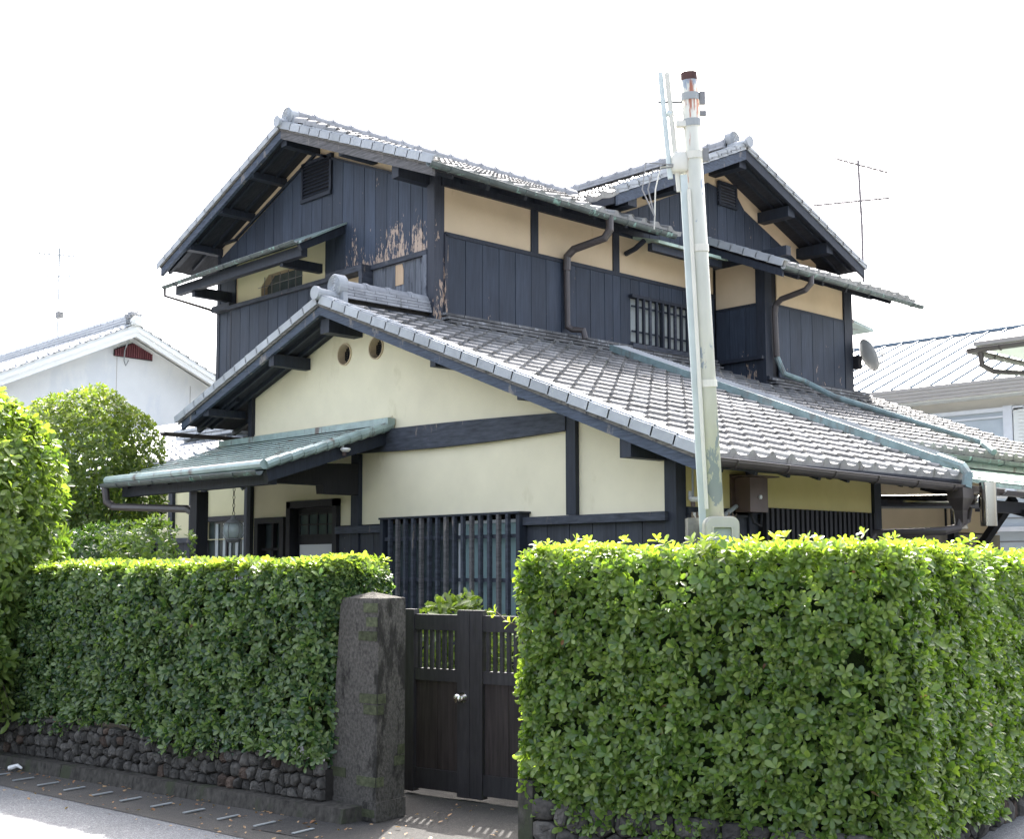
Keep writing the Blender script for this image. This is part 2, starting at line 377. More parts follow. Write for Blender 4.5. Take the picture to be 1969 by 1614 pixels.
# ---- steel strips let into the gutter
for i in range(11):
    x = -10.0+.332*i*1.0+.003*i*i*.3; y0 = RJ(x)+.10+.012*i; d = Vector((-.2, 1, 0)).normalized(); s_ = Vector((1, .2, 0)).normalized()
    o = MB().obox((x, y0, 0), d*.175, s_*.022, (0, 0, .006)).build('drain_strip', 'pipe_grey')
    ordn = ['nearest the left edge of the picture', 'second from the left edge', 'third from the left edge', 'fourth from the left edge', 'fifth from the left edge', 'in the middle of the row', 'fifth from the gate pillar', 'fourth from the gate pillar', 'third from the gate pillar', 'second from the gate pillar', 'closest to the gate pillar']
    tag(o, 'short pale metal strip across the street gutter, '+ordn[i], 'drain strip', 'row of metal strips across the gutter')

# ---- field-stone bases with individual stones
def clip(poly, px, py, nx, ny):
    out = []
    for i in range(len(poly)):
        a, b = poly[i], poly[(i+1) % len(poly)]
        da = (a[0]-px)*nx+(a[1]-py)*ny; db = (b[0]-px)*nx+(b[1]-py)*ny
        if da <= 0: out.append(a)
        if (da < 0 < db) or (db < 0 < da):
            t = da/(da-db); out.append((a[0]+(b[0]-a[0])*t, a[1]+(b[1]-a[1])*t))
    return out
def stones(parent, p0, p1, z0, z1a, z1b, cell, rnd_):
    """individual stones on the face from p0 to p1 (xy), z0..z1"""
    p0 = Vector((*p0, 0)); p1 = Vector((*p1, 0)); L = (p1-p0).length; d = (p1-p0)/L; n = Vector((d.y, -d.x, 0))
    if n.dot(CAM-p0) < 0: n = -n
    H = max(z1a, z1b)-z0; nx = max(2, int(L/cell)); nz = max(2, round(H/(cell*1.05)))
    sites = [((i+.5+rnd_.uniform(-.38, .38)+(.5 if j % 2 else 0))*L/nx, (j+.5+rnd_.uniform(-.34, .34))*H/nz) for i in range(nx) for j in range(nz)]
    for k, (sx, sz) in enumerate(sites):
        ztop = z1a+(z1b-z1a)*sx/L-z0
        poly = [(max(0, sx-.3), 0), (min(L, sx+.3), 0), (min(L, sx+.3), ztop+rnd_.uniform(-.015, .02)), (max(0, sx-.3), ztop+rnd_.uniform(-.015, .02))]
        for q in sites:
            if q == (sx, sz) or abs(q[0]-sx) > .4: continue
            mx, mz = (q[0]+sx)/2, (q[1]+sz)/2
            poly = clip(poly, mx, mz, q[0]-sx, q[1]-sz)
            if len(poly) < 3: break
        if len(poly) < 3: continue
        cx_ = sum(p[0] for p in poly)/len(poly); cz_ = sum(p[1] for p in poly)/len(poly)
        # round the corners
        rp = []
        for i in range(len(poly)):
            a, b = poly[i], poly[(i+1) % len(poly)]
            for t in (.14, .86): rp.append((a[0]+(b[0]-a[0])*t, a[1]+(b[1]-a[1])*t))
        sh = .005
        dist = [math.hypot(p[0]-cx_, p[1]-cz_)+1e-6 for p in rp]
        if min(dist) < .012: continue
        rim = [(cx_+(p[0]-cx_)*(1-sh/dd), cz_+(p[1]-cz_)*(1-sh/dd)) for p, dd in zip(rp, dist)]
        dep = rnd_.uniform(.018, .045); tx, tz = rnd_.uniform(-.2, .2), rnd_.uniform(-.2, .2)
        m_ = len(rim); vs = []; fs = []
        for sc, dd in ((1, -.03), (.95, dep*.45), (.62, dep*.95), (.25, dep)):
            for (a, b) in rim:
                u_, v_ = cx_+(a-cx_)*sc, cz_+(b-cz_)*sc
                q = p0+d*u_+n*(dd+(u_-cx_)*tx*.5+(v_-cz_)*tz*.5+rnd_.uniform(-.006, .006)); vs.append((q.x, q.y, z0+v_+rnd_.uniform(-.003, .003)))
        for r_ in range(3):
            for i in range(m_): fs.append((r_*m_+i, r_*m_+(i+1) % m_, (r_+1)*m_+(i+1) % m_, (r_+1)*m_+i))
        fs.append(tuple(3*m_+i for i in range(m_)))
        MB().add(vs, fs).build('stone', 'stone_b' if rnd_.random() < .07 else 'stone', parent, smooth=rnd_.random() < .25)
rs = random.Random(5)
swl = thing('stone_base_wall', (-8.8, 4.9, 0), 'low base of dark rounded field stones under the long left hedge', 'stone wall')
MB().add([(-11.6, SL(-11.6)+.02, 0), (-6.90, SL(-6.9)+.02, 0), (-6.90, SL(-6.98)+.25, 0), (-11.6, SL(-11.6)+.25, 0),
          (-11.6, SL(-11.6)+.02, .38), (-6.90, SL(-6.9)+.02, .29), (-6.90, SL(-6.98)+.25, .29), (-11.6, SL(-11.6)+.25, .38)],
         [(0, 3, 2, 1), (4, 5, 6, 7), (0, 1, 5, 4), (1, 2, 6, 5), (2, 3, 7, 6), (3, 0, 4, 7)]).build('mortar_core', 'mortar', swl)
stones(swl, (-11.6, SL(-11.6)), (-6.90, SL(-6.90)), .085, .43, .34, .077, rs)
swr = thing('stone_base_wall', (-4.4, 5.6, 0), 'low base of rounded field stones under the tall right hedge at the street corner', 'stone wall')
A, Bc, Cc = (-5.32, 5.18), (-3.42, 5.62), (-3.98, 8.9)
MB().plate([(-5.32, 5.22), (-3.47, 5.65), (-4.02, 8.9), (-4.3, 11), (-4.6, 11), (-4.3, 8.9), (-3.8, 5.95), (-5.25, 5.6)], [], lambda u, v, d_: (u, v, -.15+d_), .40).build('mortar_core', 'mortar', swr)
stones(swr, A, Bc, -.1, .27, .27, .13, rs)
stones(swr, Bc, Cc, -.15, .27, .27, .12, rs)
MB().obox((-5.42, 5.16, -.05), (.10, .02, 0), (-.10, .55, 0), (0, 0, .42)).build('end_block', 'concrete_d', swr)

# ================================================================== HOUSE
H = thing('house', (-11, 12, 0), 'two-storey dark timber and cream plaster house with grey tiled gable roofs', 'house')
X1, ZT1, SR = -6.05, 2.48, .387
def zl(x): return ZT1+SR*(X1-x) if x > -11.2 else 4.473-.343*(-11.2-x)   # lower roof surface
def zu(x): return 6.07+.39*(-10.5-x) if x > -13.5 else 7.24-.406*(-13.5-x)  # upper roof surface
def z2(y): return 7.54-.44*(14.45-y) if y < 14.45 else 7.54-.40*(y-14.45)   # second gable roof surface
def zs(x): return 5.63+.43*(-9.6-x)                                          # skirt roof over the projecting bay

# ---------- roof tiles
def tile_template(kind='tile'):
    us = [0, .016, .042, .070, .105, .15, .215, .28]; hs = [.036, .050, .049, .034, .010, .0, .002, .012]
    ln = .285; vs = []; fs = []; n = len(us)
    for (y, dz) in ((0, .036), (ln, .0)):
        for u_, h in zip(us, hs): vs.append((u_, y, h+dz))
    for i in range(n-1): fs.append((i, i+1, n+i+1, n+i))
    if kind == 'tile':
        for u_, h in zip(us, hs): vs.append((u_, .002, h+.036-.026))
    else:   # eave tile with a deeper curved front
        for i, (u_, h) in enumerate(zip(us, hs)):
            k = math.sin(math.pi*min(1, max(0, (u_-.02)/.235))); vs.append((u_, -.004, -.012-.020*k))
    for i in range(n-1): fs.append((2*n+i, 2*n+i+1, i+1, i))
    vs += [(us[0], .002, .012), (us[0], ln, -.018)]; fs.append((0, n, 3*n+1, 3*n))
    return np.array(vs), fs
TT = {k: tile_template(k) for k in ('tile', 'eave_tile')}
TM = {}
for k, (v, f) in TT.items():
    me = bpy.data.meshes.new(k); me.from_pydata([tuple(p) for p in v], [], f)
    me.polygons.foreach_set('use_smooth', [False]*len(me.polygons))
    me.materials.append(M['tile' if k == 'tile' else 'tile_end']); TM[k] = me
TW, TE = .265, .235
def tile_field(part, O, along, upv, ncol, nrow, keep=None, single=0, skip_eave=False, mat='tile', seed=1, eave=True):
    """part: parent roof part; O: eave corner; along/upv unit vectors; returns nothing"""
    O = Vector(O); along = Vector(along).normalized(); upv = Vector(upv).normalized(); nrm = along.cross(upv)
    if nrm.z < 0: nrm = -nrm
    rg = random.Random(seed); cells = []
    for j in range(nrow):
        for i in range(ncol):
            o = O+along*(i*TW)+upv*(j*TE)
            if keep and not keep(o+along*TW/2+upv*.1): continue
            cells.append(((o+along*.13-CAM).length, i, j, o))
    cells.sort(key=lambda c: c[0])
    flip = nrm.dot(along.cross(upv)) < 0; O = O-nrm*.03
    cells = [(c[0], c[1], c[2], c[3]-nrm*.03) for c in cells]
    bulkV = {'tile': [], 'eave_tile': []}; bulkR = {'tile': [], 'eave_tile': []}
    for q, (dd, i, j, o) in enumerate(cells):
        k = 'eave_tile' if (j == 0 and eave) else 'tile'
        tilt = rg.uniform(-.012, .012); lift = rg.uniform(0, .005); yaw_ = rg.uniform(-.010, .010)
        a = along+upv*yaw_+nrm*tilt; a.normalize(); u_ = (upv-along*yaw_).normalized(); n_ = a.cross(u_) if not flip else u_.cross(a)
        mt = Matrix(((a.x, u_.x, n_.x), (a.y, u_.y, n_.y), (a.z, u_.z, n_.z)))
        o = o+nrm*lift+upv*rg.uniform(-.006, .006)
        if q < single:
            ob = bpy.data.objects.new(k, TM[k]); COL.objects.link(ob); ob.parent = part
            m4 = mt.to_4x4(); m4.translation = o-wloc(part); ob.matrix_local = m4
        else:
            T = TT[k][0]; bulkV[k].append(T@np.array(mt).T+np.array(o)); bulkR[k].append(rg.random())
    for k in bulkV:
        if not bulkV[k]: continue
        V = np.array(bulkV[k]); nT, nv = V.shape[0], V.shape[1]; fs = TT[k][1]
        F = np.array([f for f in fs]); F = (F[None]+np.arange(nT)[:, None, None]*nv).reshape(-1, 4)
        c = V.reshape(-1, 3).mean(0)
        o = np_mesh(k+'_field', V.reshape(-1, 3), [F], 'tile_end' if k == 'eave_tile' and mat == 'tile' else mat, part,
                    {'rnd': np.repeat(np.array(bulkR[k]), nv)}, smooth=False, loc=c)
        o.name = 'far_roof_tiles' if k == 'tile' else 'far_eave_tiles'; o['kind'] = 'stuff'
def deck(name, quad, t=.05, mat='soffit', parent=None, drop=.045):
    """a slab under the tiles; quad = 4 corner points on the tile plane"""
    q = [Vector(p) for p in quad]; n = (q[1]-q[0]).cross(q[3]-q[0]).normalized()
    if n.z < 0: n = -n
    a = [p-n*drop for p in q]; b = [p-n*(drop+t) for p in q]
    return MB().add(a+b, [(0, 1, 2, 3), (7, 6, 5, 4), (0, 4, 5, 1), (1, 5, 6, 2), (2, 6, 7, 3), (3, 7, 4, 0)]).build(name, mat, parent)

YV1, YV2 = 7.70, 8.66
# lower roof, right slope (two depths of eave) and left slope
E2X = -7.41
roof1 = deck('roof', [(X1+.02, YV1+.085, zl(X1+.02)), (X1+.02, 12.05, zl(X1+.02)), (-11.18, 12.05, zl(-11.18)), (-11.18, YV1+.085, zl(-11.18))], parent=H)
deck('roof_deck', [(E2X+.02, 12.051, zl(E2X+.02)), (E2X+.02, 18.3, zl(E2X+.02)), (-11.0, 18.3, zl(-11.0)), (-11.0, 12.051, zl(-11.0))], parent=H)
deck('roof_deck', [(-14.2, YV1+.085, zl(-14.2)), (-11.19, YV1+.085, zl(-11.19)), (-11.19, 9.3, zl(-11.19)), (-14.2, 9.3, zl(-14.2))], parent=H)
upR = Vector((-1, 0, SR)).normalized()
ncol = 17
def kp1(p):
    if p.y < 9.2: return p.x > -11.0
    return p.x > -10.98+(.0 if p.y < 14.4 else .85) if p.y < 16.7 else p.x > -11.0
tile_field(roof1, (X1, YV1+.10, ZT1), (0, 1, 0), upR, 16, 23, kp1, single=290, seed=3)
rows2 = round((X1-E2X)/(TE*math.cos(math.atan(SR))))
xe2 = X1-rows2*TE*math.cos(math.atan(SR))
E2X = xe2
roof1b = B('rear_eave_board', (xe2-.02, 12.46, zl(xe2)-.12), (xe2+.0, 18.25, zl(xe2)-.05), 'timber', H)
tile_field(roof1b, (xe2, 12.0+.38, zl(xe2)), (0, 1, 0), upR, 22, 17, kp1, single=0, seed=4)
upL = Vector((1, 0, .343)).normalized()
tile_field(roof1b, (-14.26, YV1+.10, zl(-14.26)), (0, 1, 0), upL, 6, 13, None, seed=5)

# box gutter and copper pipe running down the slope
d_ = upR
tr = MB().obox(Vector((-6.12, 11.80, zl(-6.12)+.05)), upR*4.9, (0, .05, .0), (0, 0, .085)).build('valley_flashing', 'teal', H)
trm = MB()
for i in range(96):
    p = Vector((-6.25, 11.852, zl(-6.25)+.13))+upR*(i*.05)
    trm.bar(p, p+Vector((.01, .26, .015)), .026, .010)
trm.build('valley_mesh', 'nb_tile', H)
MB().tube([Vector((-6.3, 11.85, zl(-6.3)+.11)), Vector((-6.03, 11.83, zl(-6.03)+.11)), Vector((-5.96, 11.80, 2.50)), Vector((-5.96, 11.76, 2.36))], .050, 8).build('valley_spout', 'teal', H)
pts = [Vector((-10.12, 14.62, 4.5)), Vector((-10.08, 14.72, 4.27)), Vector((-10.0, 15.1, 4.19))]+[Vector((x, 15.15+(-10-x)*-.16, zl(x)+.09)) for x in (-9.6, -8.8, -8.0, -7.62)]
MB().tube(pts, .04, 8).build('roof_pipe', 'teal', H)
MB().tube([pts[-1], pts[-1]+Vector((.12, -.22, -.05)), pts[-1]+Vector((.28, -.30, -.16))], .045, 8).build('roof_pipe_end', 'teal', H)

# verge (edge) tiles: one object each
def verge(parent, pA, pB, out, n, w_=.15, h=.085, mat='verge_tile', lift=.0):
    """pA eave end, pB ridge end on tile plane; out: outward normal of the gable face"""
    pA = Vector(pA); pB = Vector(pB); d = (pB-pA)/n; out = Vector(out); u_ = Vector((0, 0, 1)); un = d.normalized()
    nn = out.cross(un); nn = nn if nn.z > 0 else -nn
    for i in range(n):
        o = pA+d*i; le = d.length*1.06
        mb = MB()
        mb.obox(o+nn*(.052+lift)-nn*h, un*le, -out*.02, nn*h)                       # face
        mb.obox(o+nn*(.048+lift)-out*.02+nn*.001, un*le, -out*(w_-.02), nn*.018)       # top flange
        mb.obox(o+nn*(.060+lift)-out*.055, un*le*.98, -out*.035, nn*.012)
        ob = mb.build('verge_tile', mat, parent)
        ob.rotation_mode = 'AXIS_ANGLE'; a = out*random.uniform(.02, .032)*(-1 if un.cross(nn).dot(out) > 0 else 1)
        ob.rotation_axis_angle = (a.length, *a.normalized())
V1 = B('verge_batten', (-13.9, YV1+.02, zl(-13.9)-.08), (-13.8, YV1+.06, zl(-13.9)-.05), 'timber', H)
verge(V1, (X1-.02, YV1, zl(X1-.02)), (-11.16, YV1, zl(-11.16)), (0, -1, 0), 22)
verge(V1, (-14.27, YV1, zl(-14.27)), (-11.24, YV1, zl(-11.24)), (0, -1, 0), 13)
def barge(parent, fn, xs, y, top=.062, h=.100, t=.04, mat='verge_board', ax=0, out=-1):
    """bargeboard following roof function between xs[0] and xs[1]"""
    a, b = xs
    def P_(x, dz, dy): return (x, y+dy, fn(x)-dz) if ax == 0 else (y+dy, x, fn(x)-dz)
    vs = [P_(a, top, 0), P_(b, top, 0), P_(b, top+h, 0), P_(a, top+h, 0), P_(a, top, t), P_(b, top, t), P_(b, top+h, t), P_(a, top+h, t)]
    o = MB().add(vs, [(0, 1, 2, 3), (7, 6, 5, 4), (0, 4, 5, 1), (1, 5, 6, 2), (2, 6, 7, 3), (3, 7, 4, 0)]).build('bargeboard', mat, parent)
    return o
barge(H, zl, (-11.2, X1-.03), YV1+.03); barge(H, zl, (-14.15, -11.2001), YV1+.03)
barge(H, zl, (-11.2, X1-.02), YV1+.012, .034, .034, .03, 'batten_w'); barge(H, zl, (-14.2, -11.2001), YV1+.012, .034, .034, .03, 'batten_w')

# ---------- ridges
def ridge(parent, a, b, courses, w0=.26, hc=.038, cap_r=.085, clen=.28, zoff=0.02, end_r=.16, disc=True, capmat='noshi'):
    a = Vector(a); b = Vector(b); L = (b-a).length; d = (b-a)/L; s_ = d.cross(Vector((0, 0, 1))).normalized(); rg = random.Random(int(L*100))
    for c in range(courses):
        n = max(1, int(L/.30)); off = .15 if c % 2 else 0; w_ = w0-.022*c
        t = -off
        while t < L-.02:
            t0, t1 = max(0, t), min(L, t+.30)
            if t1-t0 > .03:
                mb = MB()
                o = a+d*(t0+.003)+Vector((0, 0, zoff+c*hc))
                mb.obox(o-s_*(w_/2+rg.uniform(0, .004)), d*(t1-t0-.006), s_*w_, (0, 0, hc-.007))
                mb.build('ridge_course_tile', 'noshi', parent)
            t += .30
    zc = zoff+courses*hc
    core = MB().obox(a-s_*(w0/2-.05)+Vector((0, 0, zoff-.06)), b-a, s_*(w0-.1), (0, 0, zc-zoff+.055)).build('ridge_core', 'mortar', parent)
    n = max(1, round(L/clen))
    for i in range(n):
        p = a+d*(L*i/n)+Vector((0, 0, zc)); q = a+d*(L*(i+1)/n)+Vector((0, 0, zc)); vs = []; fs = []; K = 8
        for (pp, rr) in ((p, cap_r), (p+d*.03, cap_r*1.0), (p+d*.031, cap_r*1.13), (p+d*.07, cap_r*1.13), (p+d*.071, cap_r), (q+d*.02, cap_r*.94)):
            for k in range(K+1):
                t = math.pi*k/K; vs.append(pp+s_*math.cos(t)*rr+Vector((0, 0, math.sin(t)*rr)))
        for r_ in range(5):
            for k in range(K): fs.append((r_*(K+1)+k, r_*(K+1)+k+1, (r_+1)*(K+1)+k+1, (r_+1)*(K+1)+k))
        MB().add(vs, fs).build('ridge_cap_tile', capmat, parent, smooth=False)
    return a, d, zc
def end_disc(parent, c, axis, r, h=.10, mat='verge_tile', rings=3):
    """round ridge-end tile with raised concentric rings; axis points outwards"""
    c = Vector(c); ax = Vector(axis).normalized(); s_ = ax.cross(Vector((0, 0, 1))).normalized(); u_ = Vector((0, 0, 1)); mb = MB()
    prof = [(r, -h), (r, 0), (r*.9, .012), (r*.84, .0)]
    for i in range(rings):
        k = .78-.24*i; prof += [(r*k, 0), (r*(k-.05), .012), (r*(k-.10), 0)]
    prof += [(r*.04, .0)]
    vs = []; n = 22
    for (rr, hh) in prof:
        for k in range(n):
            t = 2*math.pi*k/n; vs.append(c+ax*hh+s_*math.cos(t)*rr+u_*math.sin(t)*rr)
    fs = []
    for i in range(len(prof)-1):
        for k in range(n): fs.append((i*n+k, i*n+(k+1) % n, (i+1)*n+(k+1) % n, (i+1)*n+k))
    fs += [tuple(range(n)), tuple((len(prof)-1)*n+k for k in range(n))]
    return mb.add(vs, fs).build('ridge_end_tile', mat, parent)
RP = B('ridge_board', (-11.3, 7.8, 4.44), (-11.1, 9.25, 4.47), 'timber', H)
ridge(RP, (-11.2, 7.96, 4.50), (-11.2, 9.22, 4.50), 4, .25, .036, .075, .29)
end_disc(RP, (-11.2, 7.92, 4.665), (0, -1, 0), .125, .10, rings=3)
MB().obox((-11.33, 7.95, 4.44), (.26, 0, 0), (0, .06, 0), (0, 0, .14)).build('ridge_end_block', 'verge_tile', RP)
MB().tube([(-11.2, 7.70, 4.545), (-11.2, 7.98, 4.53)], .062, 14).build('ridge_end_roll', 'verge_tile', RP)
MB().tube([(-11.2, 7.66, 4.545), (-11.2, 7.70, 4.545)], .076, 16).build('ridge_end_cap', 'verge_tile', RP)

# upper roof (ridge runs away from the street)
roof2 = deck('roof', [(-10.48, YV2+.09, zu(-10.48)), (-10.48, 12.85, zu(-10.48)), (-13.49, 12.85, zu(-13.49)), (-13.49, YV2+.09, zu(-13.49))], parent=H)
deck('roof_deck', [(-16.6, YV2+.09, zu(-16.6)), (-13.501, YV2+.09, zu(-13.501)), (-13.501, 14.4, zu(-13.501)), (-16.6, 14.4, zu(-16.6))], parent=H)
deck('roof_deck', [(-11.3, 12.851, zu(-11.3)), (-11.3, 14.4, zu(-11.3)), (-13.49, 14.4, zu(-13.49)), (-13.49, 12.851, zu(-13.49))], parent=H)
tile_field(roof2, (-10.5, YV2+.12, 6.035), (0, 1, 0), Vector((-1, 0, .452)).normalized(), 16, 13, None, single=208, seed=8)
tile_field(roof2, (-16.65, YV2+.10, zu(-16.65)), (0, 1, 0), Vector((1, 0, .406)).normalized(), 20, 14, None, seed=9)
verge(RP, (-10.44, YV2, zu(-10.44)), (-13.46, YV2, zu(-13.46)), (0, -1, 0), 14)
verge(RP, (-16.68, YV2, zu(-16.68)), (-13.54, YV2, zu(-13.54)), (0, -1, 0), 14)
barge(H, zu, (-13.5, -10.47), YV2+.03, .045, .125, .045, 'barge_w'); barge(H, zu, (-16.6, -13.5001), YV2+.03, .045, .125, .045)
barge(H, zu, (-13.5, -10.46), YV2+.012, .03, .03, .03, 'batten_w'); barge(H, zu, (-16.6, -13.5001), YV2+.012, .03, .03, .03, 'batten_w')
RP2 = B('ridge_board', (-13.6, 8.9, 7.2), (-13.4, 14, 7.23), 'timber', H)
ridge(RP2, (-13.5, 8.84, 7.32), (-13.5, 14.1, 7.32), 2, .26, .045, .085, .29)
end_disc(RP2, (-13.5, 8.78, 7.39), (0, -1, 0), .125, .10, rings=4)
MB().obox((-13.63, 8.80, 7.22), (.26, 0, 0), (0, .06, 0), (0, 0, .15)).build('ridge_end_block', 'verge_tile', RP2)
MB().tube([(-13.5, 8.66, 7.285), (-13.5, 9.0, 7.275)], .058, 14).build('ridge_end_roll', 'verge_tile', RP2)
MB().tube([(-13.5, 8.62, 7.285), (-13.5, 8.66, 7.285)], .075, 16).build('ridge_end_cap', 'verge_tile', RP2)

# second upper roof (ridge runs across, gable looks to the side street)
XG = -10.43
roof3 = deck('roof', [(-16, 11.75, z2(11.75)), (XG-.09, 11.75, z2(11.75)), (XG-.09, 14.449, z2(14.449)), (-16, 14.449, z2(14.449))], parent=H)
deck('roof_deck', [(-16, 14.451, z2(14.451)), (XG-.09, 14.451, z2(14.451)), (XG-.09, 17.5, z2(17.5)), (-16, 17.5, z2(17.5))], parent=H)
tile_field(roof3, (-16, 11.70, z2(11.70)), (1, 0, 0), Vector((0, 1, .44)).normalized(), 21, 13, None, seed=10)
tile_field(roof3, (-16, 17.55, z2(17.55)), (1, 0, 0), Vector((0, -1, .40)).normalized(), 21, 14, None, seed=11)
verge(RP2, (XG, 11.68, z2(11.68)), (XG, 14.41, z2(14.41)), (1, 0, 0), 13)
verge(RP2, (XG, 17.57, z2(17.57)), (XG, 14.49, z2(14.49)), (1, 0, 0), 14)
barge(H, z2, (11.72, 14.45), XG-.06, .045, .14, .04, 'verge_board', ax=1); barge(H, z2, (14.4501, 17.52), XG-.06, .045, .14, .04, 'timber', ax=1)
RP3 = B('ridge_board', (-15.8, 14.35, 7.5), (-10.7, 14.55, 7.53), 'timber', H)
ridge(RP3, (-10.75, 14.45, 7.56), (-15.8, 14.45, 7.56), 2, .24, .04, .085, .29)
end_disc(RP3, (-10.68, 14.50, 7.72), (1, 0, 0), .125, .10, rings=3)
MB().tube([(XG+.02, 14.45, 7.60), (-10.75, 14.45, 7.59)], .055, 14).build('ridge_end_roll', 'verge_tile', RP3)
MB().tube([(XG+.06, 14.45, 7.60), (XG+.02, 14.45, 7.60)], .085, 16).build('ridge_end_cap', 'verge_tile', RP3)

# skirt roof over the projecting bay
roof4 = deck('roof', [(-9.58, 14.06, zs(-9.58)), (-9.58, 17.5, zs(-9.58)), (-11.03, 17.5, zs(-11.03)), (-11.03, 14.06, zs(-11.03))], parent=H)
tile_field(roof4, (-9.6, 14.06, zs(-9.6)), (0, 1, 0), Vector((-1, 0, .43)).normalized(), 13, 7, None, single=91, seed=12)
verge(RP2, (-9.56, 13.97, zs(-9.56)), (-11.02, 13.97, zs(-11.02)), (0, -1, 0), 7)
barge(H, zs, (-11.0, -9.58), 14.0, .075, .10, .04, 'timber')
MB().add([(-9.62, 14.02, zs(-9.62)-.2), (-11.04, 14.02, zs(-9.62)-.2), (-11.04, 17.4, zs(-9.62)-.2), (-9.62, 17.4, zs(-9.62)-.2)], [(0, 1, 2, 3)])

# ---------- walls
fY = lambda y: (lambda u, v, d: (u, y+d, v))
fX = lambda x: (lambda u, v, d: (x-d, u, v))
def circ(cx, cz, r, n=20, ry=None): return [(cx+r*math.cos(2*math.pi*k/n), cz+(ry or r)*math.sin(2*math.pi*k/n)) for k in range(n)]
# lower gable wall
outer = [(-13.3, .3), (-12.5, .3), (-12.5, 2.36), (-11.5, 2.36), (-11.5, 2.06), (-10.62, 2.06), (-10.62, 2.11), (-8.5, 2.11), (-8.5, 2.06), (-6.82, 2.06),
         (-6.82, zl(-6.82)-.1), (-11.2, zl(-11.2)-.1), (-13.3, zl(-13.3)-.1)]
gw = MB().plate(outer, [circ(-11.45, 3.97, .115), circ(-10.87, 3.97, .115), [(-13.17, .9), (-12.6, .9), (-12.6, 2.16), (-13.17, 2.16)]], fY(8.25), .14).build('plaster_wall', 'plaster', H)
for cx_ in (-11.45, -10.87):
    ring = MB(); vs = []; n = 24
    for (rr, yy) in ((.115, 8.235), (.128, 8.235), (.128, 8.252), (.113, 8.252), (.113, 8.36), (.115, 8.235)):
        for k in range(n): t = 2*math.pi*k/n; vs.append((cx_+rr*math.cos(t), yy, 3.97+rr*math.sin(t)))
    fs = [(r_*n+k, r_*n+(k+1) % n, (r_+1)*n+(k+1) % n, (r_+1)*n+k) for r_ in range(5) for k in range(n)]
    vt = ring.add(vs, fs).build('round_vent', 'plaster_tan', H)
    MB().add([(cx_+.12*math.cos(2*math.pi*k/n), 8.375, 3.97+.12*math.sin(2*math.pi*k/n)) for k in range(n)], [tuple(range(n))]).build('vent_back', 'black', vt)
    g = MB()
    for i in range(-4, 5):
        o_ = i*.0245; l = math.sqrt(max(0, .11**2-o_*o_)) ; g.box((cx_+o_-.004, 8.325, 3.97-l), (cx_+o_+.004, 8.333, 3.97+l)); g.box((cx_-l, 8.333, 3.97+o_-.004), (cx_+l, 8.341, 3.97+o_+.004))
    g.build('vent_grille', 'black', vt)
B('plaster_lip', (-13.28, 8.238, 3.19), (-10.58, 8.25, 3.205), 'plaster', H)
# timbers of the lower gable
mb = MB(); n = 8
for i in range(n):
    x0 = -11.1+(3.13)*i/n; x1 = -11.1+3.13*(i+1)/n
    f = lambda x: (2.835-.03*math.sin((x+11.1)/3.13*math.pi), 3.06-.06*((x+11.1)/3.13)**2)
    (a0, a1), (b0, b1) = f(x0), f(x1)
    mb.add([(x0, 8.19, a0), (x1, 8.19, b0), (x1, 8.25, b0), (x0, 8.25, a0), (x0, 8.19, a1), (x1, 8.19, b1), (x1, 8.25, b1), (x0, 8.25, a1)],
           [(0, 3, 2, 1), (4, 5, 6, 7), (0, 1, 5, 4), (2, 3, 7, 6)])
mb.build('beam', 'timber_w', H)
def wedge_post(x0, x1, y0, y1, z0, fn, mat='timber', name='post'):
    return MB().add([(x0, y0, z0), (x1, y0, z0), (x1, y1, z0), (x0, y1, z0), (x0, y0, fn(x0)), (x1, y0, fn(x1)), (x1, y1, fn(x1)), (x0, y1, fn(x0))],
                    [(0, 3, 2, 1), (4, 5, 6, 7), (0, 1, 5, 4), (1, 2, 6, 5), (2, 3, 7, 6), (3, 0, 4, 7)]).build(name, mat, H)
zr = lambda x: zl(x)-.1
wedge_post(-7.975, -7.855, 8.20, 8.32, 2.065, zr); wedge_post(-6.825, -6.70, 8.20, 8.33, 0, zr)
B('post', (-11.245, 8.2, .3), (-11.105, 8.3, 2.83), 'timber', H); wedge_post(-13.37, -13.29, 8.2, 8.33, 0, zr)
# purlins under the verge
for (x0, x1, z0, z1) in ((-13.76, -13.51, 3.43, 3.62), (-12.32, -12.10, 3.87, 4.05), (-8.24, -8.04, 3.09, 3.24), (-9.46, -9.26, 3.53, 3.7), (-7.02, -6.78, 2.49, 2.66)):
    zt_ = min(z1, zl((x0+x1)/2)-.12); o = B('purlin', (x0+.1, 7.752, z0), (x1-.02, 8.26, max(z0+.06, zt_)), 'timber', H)
B('ridge_purlin', (-11.28, 7.8, 4.12), (-11.12, 8.25, 4.28), 'timber', H)
for x in (-13.4, -12.9, -12.4, -11.9, -11.5):
    pass
for (ya) in (7.93, 8.12):
    MB().bar((-14.1, ya, zl(-14.1)-.125), (-11.3, ya, zl(-11.3)-.125), .035, .05).build('soffit_batten', 'timber', H)
